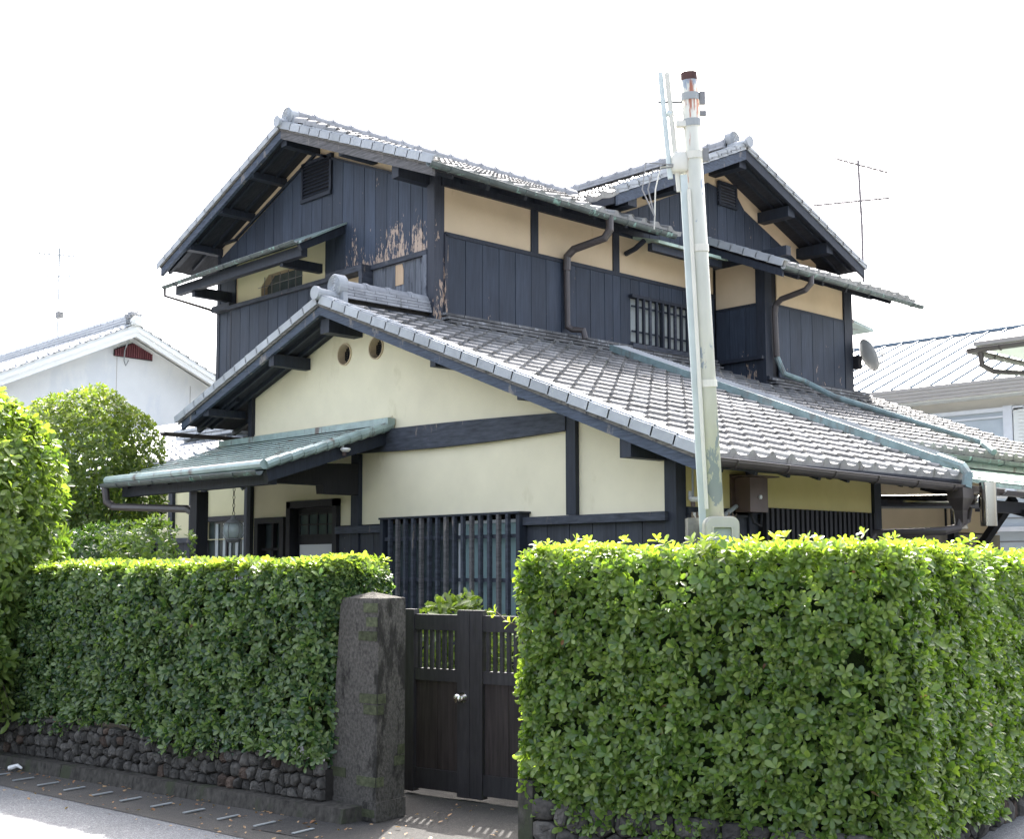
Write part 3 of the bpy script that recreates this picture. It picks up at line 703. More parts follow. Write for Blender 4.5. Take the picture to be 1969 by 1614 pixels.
# dado of boards, right and left of the lattice window
def boards(xs, z0, z1, y, mat, t=.02, parent=H, fn=None, ax='Y', gap=.004):
    for a, b in zip(xs[:-1], xs[1:]):
        dz = random.uniform(0, .003)
        if fn: za, zb = fn(a+gap), fn(b-gap)
        else: za = zb = z1
        vs2 = [(a+gap, z0), (b-gap, z0), (b-gap, zb), (a+gap, za)]
        f_ = (lambda u, v, d: (u, y-d-dz, v)) if ax == 'Y' else (lambda u, v, d: (y+d+dz, u, v))
        MB().plate(vs2, [], f_, t).build('board', mat, parent)
B('wall_backing', (-11.5, 8.27, 0), (-6.72, 8.40, 2.06), 'black', H)
boards([-8.50, -8.23, -7.95, -7.67, -7.39, -7.09, -6.83], .3, 1.985, 8.24, 'board_low')
B('dado_rail', (-8.5, 8.16, 1.985), (-6.79, 8.248, 2.06), 'timber_w', H)
boards([-11.1, -10.86, -10.62], .3, 1.965, 8.24, 'board_low')
boards([-11.49, -11.25], .3, 1.965, 8.24, 'board_low')
B('dado_rail', (-11.5, 8.17, 1.965), (-10.6, 8.248, 2.045), 'timber_w', H)
# lattice window
lw = B('lattice_window', (-10.62, 8.10, 2.095), (-8.48, 8.25, 2.115), 'timber', H, label='wide window behind a lattice of thin dark vertical bars')
B('frame', (-10.62, 8.12, .9), (-10.57, 8.26, 2.095), 'timber', lw); B('frame', (-8.55, 8.12, .9), (-8.50, 8.26, 2.095), 'timber', lw)
B('sill', (-10.66, 8.08, .83), (-8.46, 8.27, .9), 'timber', lw)
for i in range(15):
    x = -10.44+i*.1275
    B('lattice_bar', (x-.017, 8.10, .9), (x+.017, 8.14, 2.093), 'barge_w' if i % 3 == 1 else 'timber_w', lw)
for z in (1.89, 1.475, 1.08): B('lattice_rail', (-10.57, 8.146, z-.018), (-8.55, 8.166, z+.018), 'timber_w', lw)
B('pane', (-10.56, 8.252, .9), (-9.47, 8.262, 2.05), 'glass', lw); 
B('pane', (-9.42, 8.232, .9), (-8.56, 8.242, 2.02), 'curtain', lw)
B('window_stile', (-9.47, 8.215, .9), (-9.42, 8.25, 2.03), 'alum', lw)
B('window_head', (-9.42, 8.215, 2.02), (-8.56, 8.25, 2.05), 'alum', lw)
# side wall under the long eave
xw = -6.7
B('side_backing', (xw-.14, 8.33, 0), (xw-.02, 11.4, 2.5), 'black', H)
for (a, b) in ((8.335, 9.165), (9.295, 11.24)):
    MB().plate([(a, 2.1), (b, 2.1), (b, 2.62), (a, 2.62)], [], fX(xw), .02).build('plaster_panel', 'plaster_deep', H)
boards([8.34, 8.62, 8.90, 9.17], .3, 2.03, xw-.018, 'board_low', ax='X')
B('side_rail', (xw-.02, 8.335, 2.03), (xw+.02, 11.24, 2.1), 'timber', H)
B('post', (xw-.1, 9.17, 0), (xw+.03, 9.29, 2.66), 'timber', H); B('post', (xw-.1, 11.25, 0), (xw+.03, 11.38, 2.66), 'timber', H)
lv = B('slatted_screen', (xw+.02, 9.30, 2.02), (xw+.05, 11.2, 2.06), 'black', H)
for i in range(24):
    y = 9.34+i*.078; B('screen_slat', (xw+.051, y, .9), (xw+.09, y+.042, 2.12), 'black', lv)
# rafters and soffit of the lower eave
for i in range(9):
    y = 8.05+i*.46
    if y > 12: break
    MB().bar((X1-.06, y, zl(X1-.06)-.135), (-6.8, y, zl(-6.8)-.135), .045, .06).build('rafter', 'timber', H)
B('eave_fascia', (X1-.03, YV1+.08, zl(X1)-.12), (X1-.005, 12.0, zl(X1)-.03), 'timber', H)
def gutter(parent, p, q, r=.055, mat='gutter', name='gutter', br=6, n=8):
    p = Vector(p); q = Vector(q); d = (q-p).normalized(); s_ = d.cross(Vector((0, 0, 1))).normalized(); vs = []; fs = []
    for pp in (p, q):
        for rr in (r, r-.006):
            for k in range(n+1):
                t = math.pi+math.pi*k/n; vs.append(pp+s_*math.cos(t)*rr+Vector((0, 0, math.sin(t)*rr)))
    K = n+1
    for k in range(n): fs += [(k, k+1, 2*K+k+1, 2*K+k), (K+k+1, K+k, 3*K+k, 3*K+k+1)]
    fs += [(0, K, 3*K, 2*K), (n, 2*K+n, 3*K+n, K+n)]
    for e in (0, 2*K):
        for k in range(n): fs.append((e+k, e+k+1, e+K+k+1, e+K+k))
    g = MB().add(vs, fs).build(name, mat, parent)
    for s2 in (-1, 1):
        MB().tube([p+s_*s2*r, q+s_*s2*r], .006, 6).build('gutter_bead', mat, g)
    for i in range(br):
        c = p+(q-p)*((i+.5)/br)
        MB().tube([c+s_*math.cos(t)*(r+.006)+Vector((0, 0, math.sin(t)*(r+.006))) for t in [math.pi+math.pi*k/6 for k in range(7)]], .006, 5).build('gutter_bracket', mat, g)
    return g
gutter(H, (X1+.04, YV1+.0, 2.435), (X1+.04, 12.55, 2.375), .062, br=7)
# collector and downpipes at the end of the lower eave
cx_, cy_ = X1+.045, 11.72
fn = MB(); vs = []
for (s1, s2, z) in ((.085, .11, 2.36), (.085, .11, 2.26), (.045, .05, 2.14), (.04, .04, 2.02)):
    vs += [(cx_-s1, cy_-s2, z), (cx_+s1, cy_-s2, z), (cx_+s1, cy_+s2, z), (cx_-s1, cy_+s2, z)]
fs = [(r_*4+k, r_*4+(k+1) % 4, r_*4+4+(k+1) % 4, r_*4+4+k) for r_ in range(3) for k in range(4)]+[(0, 1, 2, 3), (12, 13, 14, 15)]
fn.add(vs, fs).build('rain_hopper', 'gutter', H)
MB().tube([(cx_, cy_, 2.06), (cx_-.02, cy_-.03, 1.97), (cx_-.10, cy_-.15, 1.94), (-6.62, 11.15, 1.92), (-6.64, 11.05, 1.84), (-6.64, 11.05, .2)], .042, 10).build('downpipe', 'gutter', H)
MB().tube([(cx_-.04, cy_+.30, 2.30), (cx_-.06, cy_+.25, 2.05), (cx_-.10, cy_+.10, 1.98), (-6.60, 11.26, 1.84), (-6.62, 11.2, 1.70), (-6.62, 11.2, .2)], .032, 10).build('downpipe', 'gutter', H)

# ---------- upper storey, front gable
yg = 9.26
flatL = 6.23
def bt(x): return min(flatL if x < -15.45 else 99, zu(x)-.26) if x < -13.5 else zu(x)-.26
outer = [(-15.88, 4.1), (-11.06, 4.1), (-11.06, zu(-11.06)-.1), (-13.5, zu(-13.5)-.1), (-15.88, zu(-15.88)-.1)]
oct_ = [(-14.8, 5.0), (-13.8, 5.0), (-13.8, 5.49), (-13.9, 5.58), (-14.62, 5.58), (-14.8, 5.44)]
MB().plate(outer, [oct_], fY(yg), .14).build('plaster_wall', 'plaster_tan', H)
MB().plate([(-15.40, 4.9), (-13.27, 4.9), (-13.27, 5.86), (-15.40, 5.86)], [oct_], fY(yg-.012), .010).build('plaster_panel', 'plaster_mid', H)
gwin = MB().plate(oct_, [], fY(yg+.09), .01).build('grille_window', 'glass', H, label='dark window with clipped corners behind thin iron bars')
for x in (-14.68, -14.5, -14.3, -14.1, -13.93): MB().tube([(x, yg-.03, 5.02), (x, yg-.03, 5.55)], .006, 5).build('window_bar', 'wire', gwin)
for z in (5.2, 5.42): MB().tube([(-14.84, yg-.035, z), (-13.76, yg-.035, z)], .005, 5).build('window_bar', 'wire', gwin)
# vertical boards of the upper gable
seams = [-15.86+.228*i for i in range(22)]; seams[-1] = -11.17
for a, b in zip(seams[:-1], seams[1:]):
    z0 = 5.28 if a > -12.9 else 5.86
    vx0, vx1, vz0, vz1 = -13.80, -13.13, 6.43, 6.88
    mat = 'board_peel' if a > -13.0 else 'board'
    spans = [(z0, None)]
    if b > vx0 and a < vx1: spans = [(z0, vz0)]
    for (q0, q1) in spans:
        pa, pb = a+.004, b-.004
        top = [(pb, min(bt(pb), q1 or 99)), (pa, min(bt(pa), q1 or 99))]
        dz = random.uniform(0, .004)
        MB().plate([(pa, q0), (pb, q0)]+top, [], lambda u, v, d, dz=dz: (u, yg-d-dz, v), .022).build('board', mat, H)
MB().bar((-15.45, yg-.035, flatL+.0), (-13.5, yg-.035, zu(-13.5)-.25), .03, .03, (0, 1, 0)).build('board_cap', 'timber', H)
MB().bar((-13.5, yg-.035, zu(-13.5)-.25), (-11.1, yg-.035, zu(-11.1)-.25), .03, .03, (0, 1, 0)).build('board_cap', 'timber', H)
B('board_cap', (-15.9, yg-.05, flatL-.02), (-15.45, yg, flatL+.01), 'timber', H)
ven = B('louver_vent', (-13.808, yg-.06, 6.38), (-13.13, yg-.0, 6.43), 'timber', H, label='rectangular louvred vent high in the front gable')
B('vent_frame', (-13.808, yg-.05, 6.88), (-13.13, yg, 6.92), 'timber', ven); B('vent_frame', (-13.808, yg-.05, 6.43), (-13.768, yg, 6.88), 'timber', ven); B('vent_frame', (-13.17, yg-.05, 6.43), (-13.13, yg, 6.88), 'timber', ven)
B('vent_back', (-13.768, yg-.012, 6.43), (-13.17, yg-.005, 6.88), 'black', ven)
for i in range(9):
    z = 6.45+i*.048
    MB().add([(-13.768, yg-.045, z), (-13.17, yg-.045, z), (-13.17, yg-.015, z+.04), (-13.768, yg-.015, z+.04), (-13.768, yg-.045, z+.006), (-13.17, yg-.045, z+.006), (-13.17, yg-.015, z+.046), (-13.768, yg-.015, z+.046)],
             [(0, 3, 2, 1), (4, 5, 6, 7), (0, 1, 5, 4), (1, 2, 6, 5), (2, 3, 7, 6), (3, 0, 4, 7)]).build('louver_slat', 'timber', ven)
# lower boards of the upper gable: parapet at left, weathered panel at right
boards([-15.86, -15.66, -15.45], 4.1, 5.85, yg-.002, 'board')
B('corner_rail', (-15.9, yg-.14, 5.22), (-15.42, yg-.02, 5.31), 'timber_w', H)
boards([-15.38+.235*i for i in range(11)], 4.1, 5.19, yg-.10, 'board')
B('parapet_rail', (-15.42, yg-.17, 5.19), (-12.95, yg-.02, 5.245), 'timber_w', H)
B('parapet_side', (-15.42, yg-.12, 4.1), (-15.385, yg-.02, 5.19), 'timber', H)
boards([-13.27, -13.05, -12.83], 5.25, 5.86, yg-.002, 'board')
B('parapet_rail', (-13.0, yg-.2, 5.2), (-12.25, yg-.02, 5.28), 'timber_w', H); B('parapet_end', (-12.31, yg-.2, 4.5), (-12.24, yg-.03, 5.2), 'timber_w', H)
boards([-12.24, -12.0, -11.80, -11.62, -11.42, -11.19], 4.5, 5.22, yg-.01, 'board_weather')
MB().plate([(-11.785, 4.95), (-11.635, 4.95), (-11.635, 5.12), (-11.66, 5.2), (-11.785, 5.2)], [], fY(yg-.04), .005).build('bare_patch', 'barek', H)
B('panel_rail', (-12.24, yg-.07, 5.22), (-11.17, yg-.01, 5.28), 'timber_w', H)
B('panel_stile', (-11.24, yg-.07, 4.5), (-11.17, yg-.012, 5.22), 'board_weather', H)
# corner post between the two faces
MB().box((-11.17, yg-.06, 4.45), (-11.04, yg+.09, zu(-11.1)-.16)).build('corner_post', 'timber_post', H)
B('corner_trim', (-11.06, yg+.09, 4.45), (-11.02, yg+.135, 5.46), 'timber_post', H)
B('corner_post', (-15.94, yg-.03, 4.0), (-15.86, yg+.1, flatL), 'timber', H)
# purlins of the upper verge
for (x0, x1, z0, z1) in ((-14.34, -14.21, 6.74, 6.88), (-15.12, -14.99, 6.42, 6.58), (-15.97, -15.84, 6.07, 6.25), (-11.25, -11.13, 6.04, 6.2), (-12.30, -12.20, 6.56, 6.68), (-13.56, -13.44, 6.98, 7.1)):
    B('purlin', (x0, YV2+.08, z0), (x1, yg, max(z0+.05, min(z1, zu((x0+x1)/2)-.10))), 'timber', H)
for x0, x1 in ((-13.5, -10.6), (-16.4, -13.5)):
    for ya in (8.85, 9.1): MB().bar((x0, ya, zu(x0)-.125), (x1, ya, zu(x1)-.125), .03, .04).build('soffit_batten', 'timber', H)
for y in (9.6, 10.2, 10.8, 11.4, 12.0, 12.6): MB().bar((-10.55, y, zu(-10.55)-.13), (-11.1, y, zu(-11.1)-.13), .045, .06).build('rafter', 'timber', H)
for y in (8.8, 9.6, 10.4): MB().bar((-16.55, y, zu(-16.55)-.13), (-15.8, y, zu(-15.8)-.13), .045, .06).build('rafter', 'timber', H)

# copper canopy over the upper window
yc, zc = 8.55, 5.58
cp = MB().add([(-16.12, yc, zc), (-12.8, yc, zc), (-12.8, yg-.01, 5.95), (-16.12, yg-.01, 5.95), (-16.12, yc, zc-.025), (-12.8, yc, zc-.025), (-12.8, yg-.01, 5.925), (-16.12, yg-.01, 5.925)],
              [(0, 3, 2, 1), (4, 5, 6, 7), (0, 1, 5, 4), (1, 2, 6, 5), (2, 3, 7, 6), (3, 0, 4, 7)]).build('window_canopy', 'copper', H)
B('canopy_beam', (-16.0, yc+.06, zc-.16), (-12.88, yc+.15, zc-.03), 'timber', cp)
MB().bar((-12.86, yc+.02, zc-.07), (-12.86, yg-.03, 5.93-.08), .06, .09).build('canopy_verge', 'timber', cp)
B('canopy_bracket', (-13.42, yc+.1, zc-.2), (-13.34, yg, zc-.08), 'timber', cp); B('canopy_bracket', (-15.62, yc+.1, zc-.24), (-15.54, yg, zc-.10), 'timber', cp)
gutter(cp, (-16.16, yc-.04, zc-.03), (-12.85, yc-.04, zc+.005), .035, 'gutter_cu', br=5)
MB().tube([(-16.13, yc-.04, zc-.05), (-16.14, yc-.03, zc-.16), (-15.95, yg-.15, zc-.30), (-15.9, yg+.0, zc-.36)], .02, 8).build('downpipe', 'gutter', cp)

# ---------- upper storey, side wall (x = -11.05)
xs_ = -11.05
B('side_backing', (xs_-.14, yg+.09, 4.1), (xs_-.02, 16.5, 6.2), 'black', H)
for (a, b) in ((9.36, 10.76), (10.88, 12.27), (12.39, 14.42)):
    MB().plate([(a, 5.49), (b, 5.49), (b, 6.10), (a, 6.10)], [], fX(xs_), .02).build('plaster_panel', 'plaster_tan', H)
for y in (10.76, 12.27): B('post', (xs_-.05, y, 5.47), (xs_+.02, y+.12, 6.12), 'timber', H)
B('side_rail', (xs_-.02, 9.36, 5.44), (xs_+.03, 14.44, 5.49), 'timber', H)
B('wall_plate', (xs_-.1, 9.30, 6.03), (xs_+.05, 12.85, 6.16), 'timber', H)
sm = [9.40, 9.67, 9.94, 10.21, 10.48, 10.75, 11.01, 11.28, 11.55, 11.82, 12.09, 12.25, 12.40, 12.60]
boards(sm, 4.5, 5.44, xs_-.002, 'board', ax='X')
boards([13.93, 14.17, 14.42], 4.45, 5.44, xs_-.002, 'board', ax='X')
boards([12.60, 12.78, 12.98, 13.2, 13.46, 13.7, 13.93], 5.22, 5.44, xs_-.002, 'board', ax='X')
sw = B('barred_window', (xs_, 12.56, 5.18), (xs_+.09, 13.97, 5.22), 'timber', H, label='frosted upper window behind dark wooden bars')
B('pane', (xs_-.02, 12.62, 4.6), (xs_-.01, 13.91, 5.2), 'frost', sw); B('sill', (xs_, 12.56, 4.50), (xs_+.1, 13.97, 4.56), 'timber_w', sw)
for i in range(10):
    y = 12.66+i*.132; B('window_bar', (xs_+.05, y, 4.56), (xs_+.085, y+.035, 5.18), 'timber_w' if i % 4 == 2 else 'timber', sw)
for z in (4.72, 5.06): B('window_rail', (xs_+.03, 12.6, z), (xs_+.05, 13.93, z+.022), 'timber', sw)
B('frame', (xs_-.01, 13.23, 4.56), (xs_+.03, 13.29, 5.18), 'timber_w', sw)
# small copper canopy over that window
cc = MB().add([(-10.58, 12.66, 5.90), (-10.58, 14.15, 5.90), (-11.03, 14.15, 6.03), (-11.03, 12.66, 6.03), (-10.58, 12.66, 5.86), (-10.58, 14.15, 5.86), (-11.03, 14.15, 5.99), (-11.03, 12.66, 5.99)],
              [(0, 3, 2, 1), (4, 5, 6, 7), (0, 1, 5, 4), (1, 2, 6, 5), (2, 3, 7, 6), (3, 0, 4, 7)]).build('side_canopy', 'copper_pale', H)
B('canopy_beam', (-10.72, 12.6, 5.76), (-10.64, 14.1, 5.86), 'timber', cc)
MB().tube([(-11.02, 12.5, 5.76), (-10.85, 12.5, 5.80), (-10.69, 12.5, 5.88)], .035, 6).build('canopy_bracket', 'timber', cc)
# upper gutter and downpipe
gutter(H, (-10.44, 8.62, 6.02), (-10.44, 11.5, 5.97), .05, 'gutter_cu', br=5)
gutter(H, (-10.44, 11.52, 5.97), (-10.44, 12.82, 5.955), .05, 'gutter_cu', br=2)
MB().tube([(-10.44, 11.55, 5.98), (-10.44, 11.55, 5.80), (-10.50, 11.52, 5.70), (-10.88, 11.36, 5.60), (-10.97, 11.33, 5.52), (-10.98, 11.33, 5.34)], .052, 10).build('downpipe_swan_neck', 'gutter', H)
MB().tube([(-10.98, 11.33, 5.36), (-10.98, 11.34, 4.62), (-10.93, 11.38, 4.58), (-10.80, 11.44, 4.56), (-10.78, 11.45, 4.45)], .04, 10).build('downpipe', 'gutter', H)
# flashing courses where the lower roof meets the upper walls
fl = B('wall_flashing', (xs_-.0, yg+.14, 4.47), (xs_+.05, 14.44, 4.52), 'timber_w', H)
for k, (yA, yB, xx) in enumerate(((9.3, 14.4, xs_), (14.5, 17.0, -10.2))):
    for c in range(3):
        y = yA-(.15 if c % 2 else 0)
        while y < yB:
            y1 = min(y+.29, yB); w_ = .09+.045*(2-c); z0 = zl(xx+w_)+.045+.034*c
            if y1-max(y, yA) > .05:
                B('flashing_tile', (xx+.002, max(y, yA)+.003, z0), (xx+w_+random.uniform(0, .008), y1-.003, z0+.03), 'flash', fl)
            y += .29
# front flashing of upper front wall on the left slope
# ---------- projecting bay
xb = -10.2; yb0, yb1 = 14.47, 16.65
B('bay_backing', (xb-.8, yb0+.02, 4.0), (xb-.02, yb1, 5.9), 'black', H)
MB().plate([(-11.04, 5.27), (-10.27, 5.27), (-10.27, 5.85), (-11.04, 6.15)], [], fY(yb0), .015).build('plaster_panel', 'plaster_tan', H)
boards([-11.04, -10.80, -10.53, -10.27], 4.2, 5.25, yb0+.012, 'board')
MB().plate([(14.76, 5.27), (16.45, 5.27), (16.45, 5.75), (14.76, 5.75)], [], fX(xb), .015).build('plaster_panel', 'plaster_tan', H)
boards([14.76, 15.04, 15.32, 15.6, 15.88, 16.16, 16.45], 4.18, 5.24, xb-.002, 'board', ax='X')
B('bay_rail', (xb-.02, 14.60, 5.23), (xb+.02, 16.5, 5.27), 'timber', H); B('bay_rail', (-11.04, yb0-.02, 5.235), (-10.27, yb0+.0, 5.27), 'timber', H)
B('corner_post', (xb-.13, yb0-.03, 4.1), (xb+.025, yb0+.13, 5.95), 'timber', H); B('corner_post', (xb-.1, 16.45, 4.1), (xb+.03, yb1+.02, 5.8), 'timber', H)
B('wall_plate', (-11.04, yb0-.04, 5.86), (-9.8, yb0+.07, 5.99), 'timber', H); B('wall_plate', (xb-.06, 14.3, 5.72), (xb+.06, 17.35, 5.83), 'timber', H)
B('sole_plate', (xb-.02, yb0-.02, 4.17), (xb+.07, 17.0, 4.22), 'timber', H)
B('sole_plate', (-11.0, yb0-.09, 4.46), (xb, yb0-.035, 4.51), 'timber', H)
for y in (14.5, 15.1, 15.7, 16.3, 16.9): MB().bar((-9.66, y, zs(-9.66)-.13), (-10.3, y, zs(-10.3)-.13), .045, .06).build('rafter', 'timber', H)
gutter(H, (-9.54, 13.98, 5.575), (-9.54, 17.6, 5.54), .045, 'gutter_cu', br=6)
MB().tube([(-9.54, 14.62, 5.56), (-9.54, 14.62, 5.44), (-9.62, 14.6, 5.36), (-10.0, 14.58, 5.29), (-10.09, 14.58, 5.22), (-10.11, 14.58, 5.1), (-10.12, 14.62, 4.5)], .042, 10).build('downpipe', 'gutter', H)
# far-side small roof end and left-rear roof corner
MB().add([(-10.25, 16.7, 5.36), (-10.25, 17.4, 5.27), (-11.5, 17.4, 5.27), (-11.5, 16.7, 5.36), (-10.25, 16.7, 5.31), (-10.25, 17.4, 5.22), (-11.5, 17.4, 5.22), (-11.5, 16.7, 5.31)],
         [(0, 3, 2, 1), (4, 5, 6, 7), (0, 1, 5, 4), (1, 2, 6, 5), (2, 3, 7, 6), (3, 0, 4, 7)]).build('rear_canopy', 'copper', H)
B('rear_canopy_beam', (-10.5, 16.68, 5.1), (-10.3, 16.8, 5.25), 'timber', H)
rr_ = deck('rear_roof', [(-16.95, 11.0, 5.86), (-16.95, 12.3, 5.86), (-15.9, 12.3, 6.25), (-15.9, 11.0, 6.25)], parent=H)
tile_field(rr_, (-16.98, 11.02, 5.86), (0, 1, 0), Vector((1, 0, .37)).normalized(), 5, 4, None, seed=20)
gutter(rr_, (-17.02, 10.9, 5.80), (-17.02, 12.3, 5.80), .045, 'gutter_cu', br=2)
MB().tube([(-17.0, 11.1, 5.78), (-16.9, 11.1, 5.62), (-16.5, 11.0, 5.52), (-16.0, 10.9, 5.5)], .045, 8).build('downpipe', 'gutter', rr_)
# second gable wall facing the side street
outer = [(11.95, 5.9), (17.1, 5.9), (17.1, z2(17.1)-.1), (14.45, z2(14.45)-.1), (11.95, z2(11.95)-.1)]
MB().plate(outer, [], fX(-11.06), .12).build('plaster_wall', 'plaster_tan', H)
sg = [12.36+.218*i for i in range(21)]
for a, b in zip(sg[:-1], sg[1:]):
    if b > 16.95: break
    pa, pb = a+.004, b-.004; zt = lambda y: min(z2(y)-.36, 7.14) if not 14.45 <= y <= 15.1 else 7.1
    if pa < 14.95 and pb > 14.56: q1 = 6.86
    else: q1 = 99
    MB().plate([(pa, 6.0), (pb, 6.0), (pb, min(q1, zt(pb))), (pa, min(q1, zt(pa)))], [], lambda u, v, d: (-11.058+d, u, v), .02).build('board', 'board', H)
v2 = B('louver_vent', (-11.04, 14.54, 6.84), (-11.0, 14.98, 6.88), 'timber', H, label='small louvred vent in the side gable')
B('vent_frame', (-11.04, 14.54, 7.16), (-11.0, 14.98, 7.2), 'timber', v2); B('vent_frame', (-11.04, 14.54, 6.88), (-11.0, 14.58, 7.16), 'timber', v2); B('vent_frame', (-11.04, 14.94, 6.88), (-11.0, 14.98, 7.16), 'timber', v2)
B('vent_back', (-11.038, 14.56, 6.88), (-11.03, 14.97, 7.16), 'black', v2)
for i in range(6): B('louver_slat', (-11.03, 14.53, 6.9+i*.045), (-11.012, 14.97, 6.918+i*.045), 'timber_w', v2)
for (y0, y1, z0, z1) in ((14.37, 14.53, 7.24, 7.40), (15.55, 15.72, 6.76, 6.92), (16.55, 16.72, 6.38, 6.54), (12.9, 13.05, 6.6, 6.74), (11.98, 12.15, 6.22, 6.36)):
    B('purlin', (-11.06, y0, z0), (XG-.08, y1, z1), 'timber', H)
for xa in (-10.62, -10.82):
    MB().bar((xa, 14.5, z2(14.5)-.125), (xa, 17.4, z2(17.4)-.125), .03, .04).build('soffit_batten', 'timber', H)
    MB().bar((xa, 11.8, z2(11.8)-.125), (xa, 14.4, z2(14.4)-.125), .03, .04).build('soffit_batten', 'timber', H)
B('fascia', (-12.5, 11.72, z2(11.7)-.14), (XG-.08, 11.745, z2(11.7)-.04), 'timber', H)
B('wall_body', (-15.9, 11.9, 4), (-11.2, 16.6, 6.3), 'black', H)

# ---------- entrance porch
pe = [Vector((-10.57, 6.68, 2.60)), Vector((-10.57, 8.22, 3.09)), Vector((-13.86, 8.22, 3.09)), Vector((-13.86, 6.68, 2.60))]
can = MB().add([tuple(p) for p in pe]+[tuple(p-Vector((0, 0, .03))) for p in pe], [(0, 1, 2, 3), (7, 6, 5, 4), (0, 4, 5, 1), (1, 5, 6, 2), (2, 6, 7, 3), (3, 7, 4, 0)]).build('porch_canopy', 'copper', H, label='patinated copper sheet canopy over the entrance')
nrow = 11
for r_ in range(nrow):
    t0, t1 = r_/nrow, (r_+1)/nrow; y0 = 6.665+t0*1.54; z0 = 2.604+t0*.49; off = .3 if r_ % 2 else 0; x = -13.90-off
    while x < -10.55:
        a, b = max(-13.90, x+.004), min(-10.55, x+.596)
        if b-a > .05:
            MB().add([(a, y0-.008, z0+.022), (b, y0-.008, z0+.022), (b, y0+.15, z0+.052), (a, y0+.15, z0+.052), (a, y0-.008, z0+.012), (b, y0-.008, z0+.012)],
                     [(0, 1, 2, 3), (4, 5, 1, 0)]).build('copper_sheet', 'copper', can)
        x += .6
for i in range(11):      # folded right-hand edge
    t0, t1 = i/11, (i+1)/11
    p = pe[0].lerp(pe[1], t0); q = pe[0].lerp(pe[1], t1)
    MB().tube([p+Vector((.0, .004, .0)), q+Vector((.0, -.004, .008))], .052, 10).build('canopy_edge_roll', 'copper', can)
MB().tube([(-10.55, 6.66, 2.60), (-12.2, 6.66, 2.605), (-13.9, 6.66, 2.61)], .05, 10).build('canopy_front_roll', 'copper', can)
B('canopy_cap', (-13.95, 8.14, 3.10), (-10.52, 8.235, 3.17), 'copper', can)
gutter(can, (-13.92, 6.62, 2.56), (-10.58, 6.62, 2.535), .045, 'gutter_cu', br=4)
MB().bar((-10.66, 6.74, 2.50), (-10.66, 8.2, 2.965), .08, .13).build('canopy_verge_board', 'timber', can)
B('canopy_beam', (-13.8, 6.80, 2.42), (-10.70, 6.90, 2.54), 'timber', can)
for i in range(7):
    x = -13.6+i*.47; MB().bar((x, 6.75, 2.53), (x, 8.2, 2.99), .045, .05).build('canopy_rafter', 'timber', can)
B('porch_post', (-12.40, 6.90, 0), (-12.26, 7.04, 2.42), 'black', can)
MB().add([(-11.25, 8.2, 2.38), (-11.11, 8.2, 2.38), (-11.11, 8.2, 2.72), (-11.25, 8.2, 2.72), (-11.25, 7.75, 2.38), (-11.11, 7.75, 2.38), (-11.25, 7.74, 2.47), (-11.11, 7.74, 2.47), (-11.25, 7.0, 2.47), (-11.11, 7.0, 2.47), (-11.25, 7.0, 2.62), (-11.11, 7.0, 2.62), (-11.25, 7.7, 2.70), (-11.11, 7.7, 2.70)],
         [(0, 1, 5, 4), (4, 5, 7, 6), (6, 7, 9, 8), (8, 9, 11, 10), (10, 11, 13, 12), (12, 13, 2, 3), (1, 2, 13, 11, 9, 7, 5), (0, 4, 6, 8, 10, 12, 3)]).build('bracket_beam', 'black', can)
B('bracket_strut', (-11.22, 7.3, 2.6), (-11.14, 7.42, 2.8), 'black', can)
MB().tube([(-13.86, 6.62, 2.53), (-13.84, 6.63, 2.36), (-13.76, 6.68, 2.30), (-12.5, 6.92, 2.24), (-12.42, 6.95, 2.2)], .045, 8).build('downpipe', 'gutter', can)
# entrance door and small window
dr = B('entrance_door', (-12.50, 8.30, 0), (-11.50, 8.34, 2.36), 'black', H)
for (a, b) in (((-12.50, 8.19, 0), (-12.42, 8.30, 2.36)), ((-11.58, 8.19, 0), (-11.50, 8.30, 2.36)), ((-12.50, 8.19, 2.28), (-11.50, 8.30, 2.36))): B('frame', a, b, 'black', dr)
B('pane', (-12.34, 8.285, 1.96), (-11.62, 8.295, 2.22), 'glass', dr)
for i in range(5): B('glazing_bar', (-12.34+i*.18-.008, 8.27, 1.96), (-12.34+i*.18+.008, 8.285, 2.22), 'black', dr)
for i in range(3): B('glazing_bar', (-12.34, 8.265, 1.96+i*.12), (-11.62, 8.27, 1.975+i*.12), 'black', dr)
B('door_sheet', (-12.34, 8.28, .8), (-11.60, 8.298, 1.86), 'paper', dr); B('letter_slot', (-11.74, 8.27, 1.66), (-11.64, 8.279, 1.72), 'black', dr)
swn = B('small_window', (-13.17, 8.32, .9), (-12.6, 8.33, 2.16), 'glass', H)
for (a, b) in (((-13.2, 8.2, .85), (-13.12, 8.31, 2.19)), ((-12.65, 8.2, .85), (-12.57, 8.31, 2.19)), ((-13.12, 8.2, 2.12), (-12.65, 8.31, 2.19)), ((-12.91, 8.26, .9), (-12.87, 8.31, 2.12)), ((-13.12, 8.26, 1.80), (-12.65, 8.31, 1.83))): B('frame', a, b, 'black', swn)
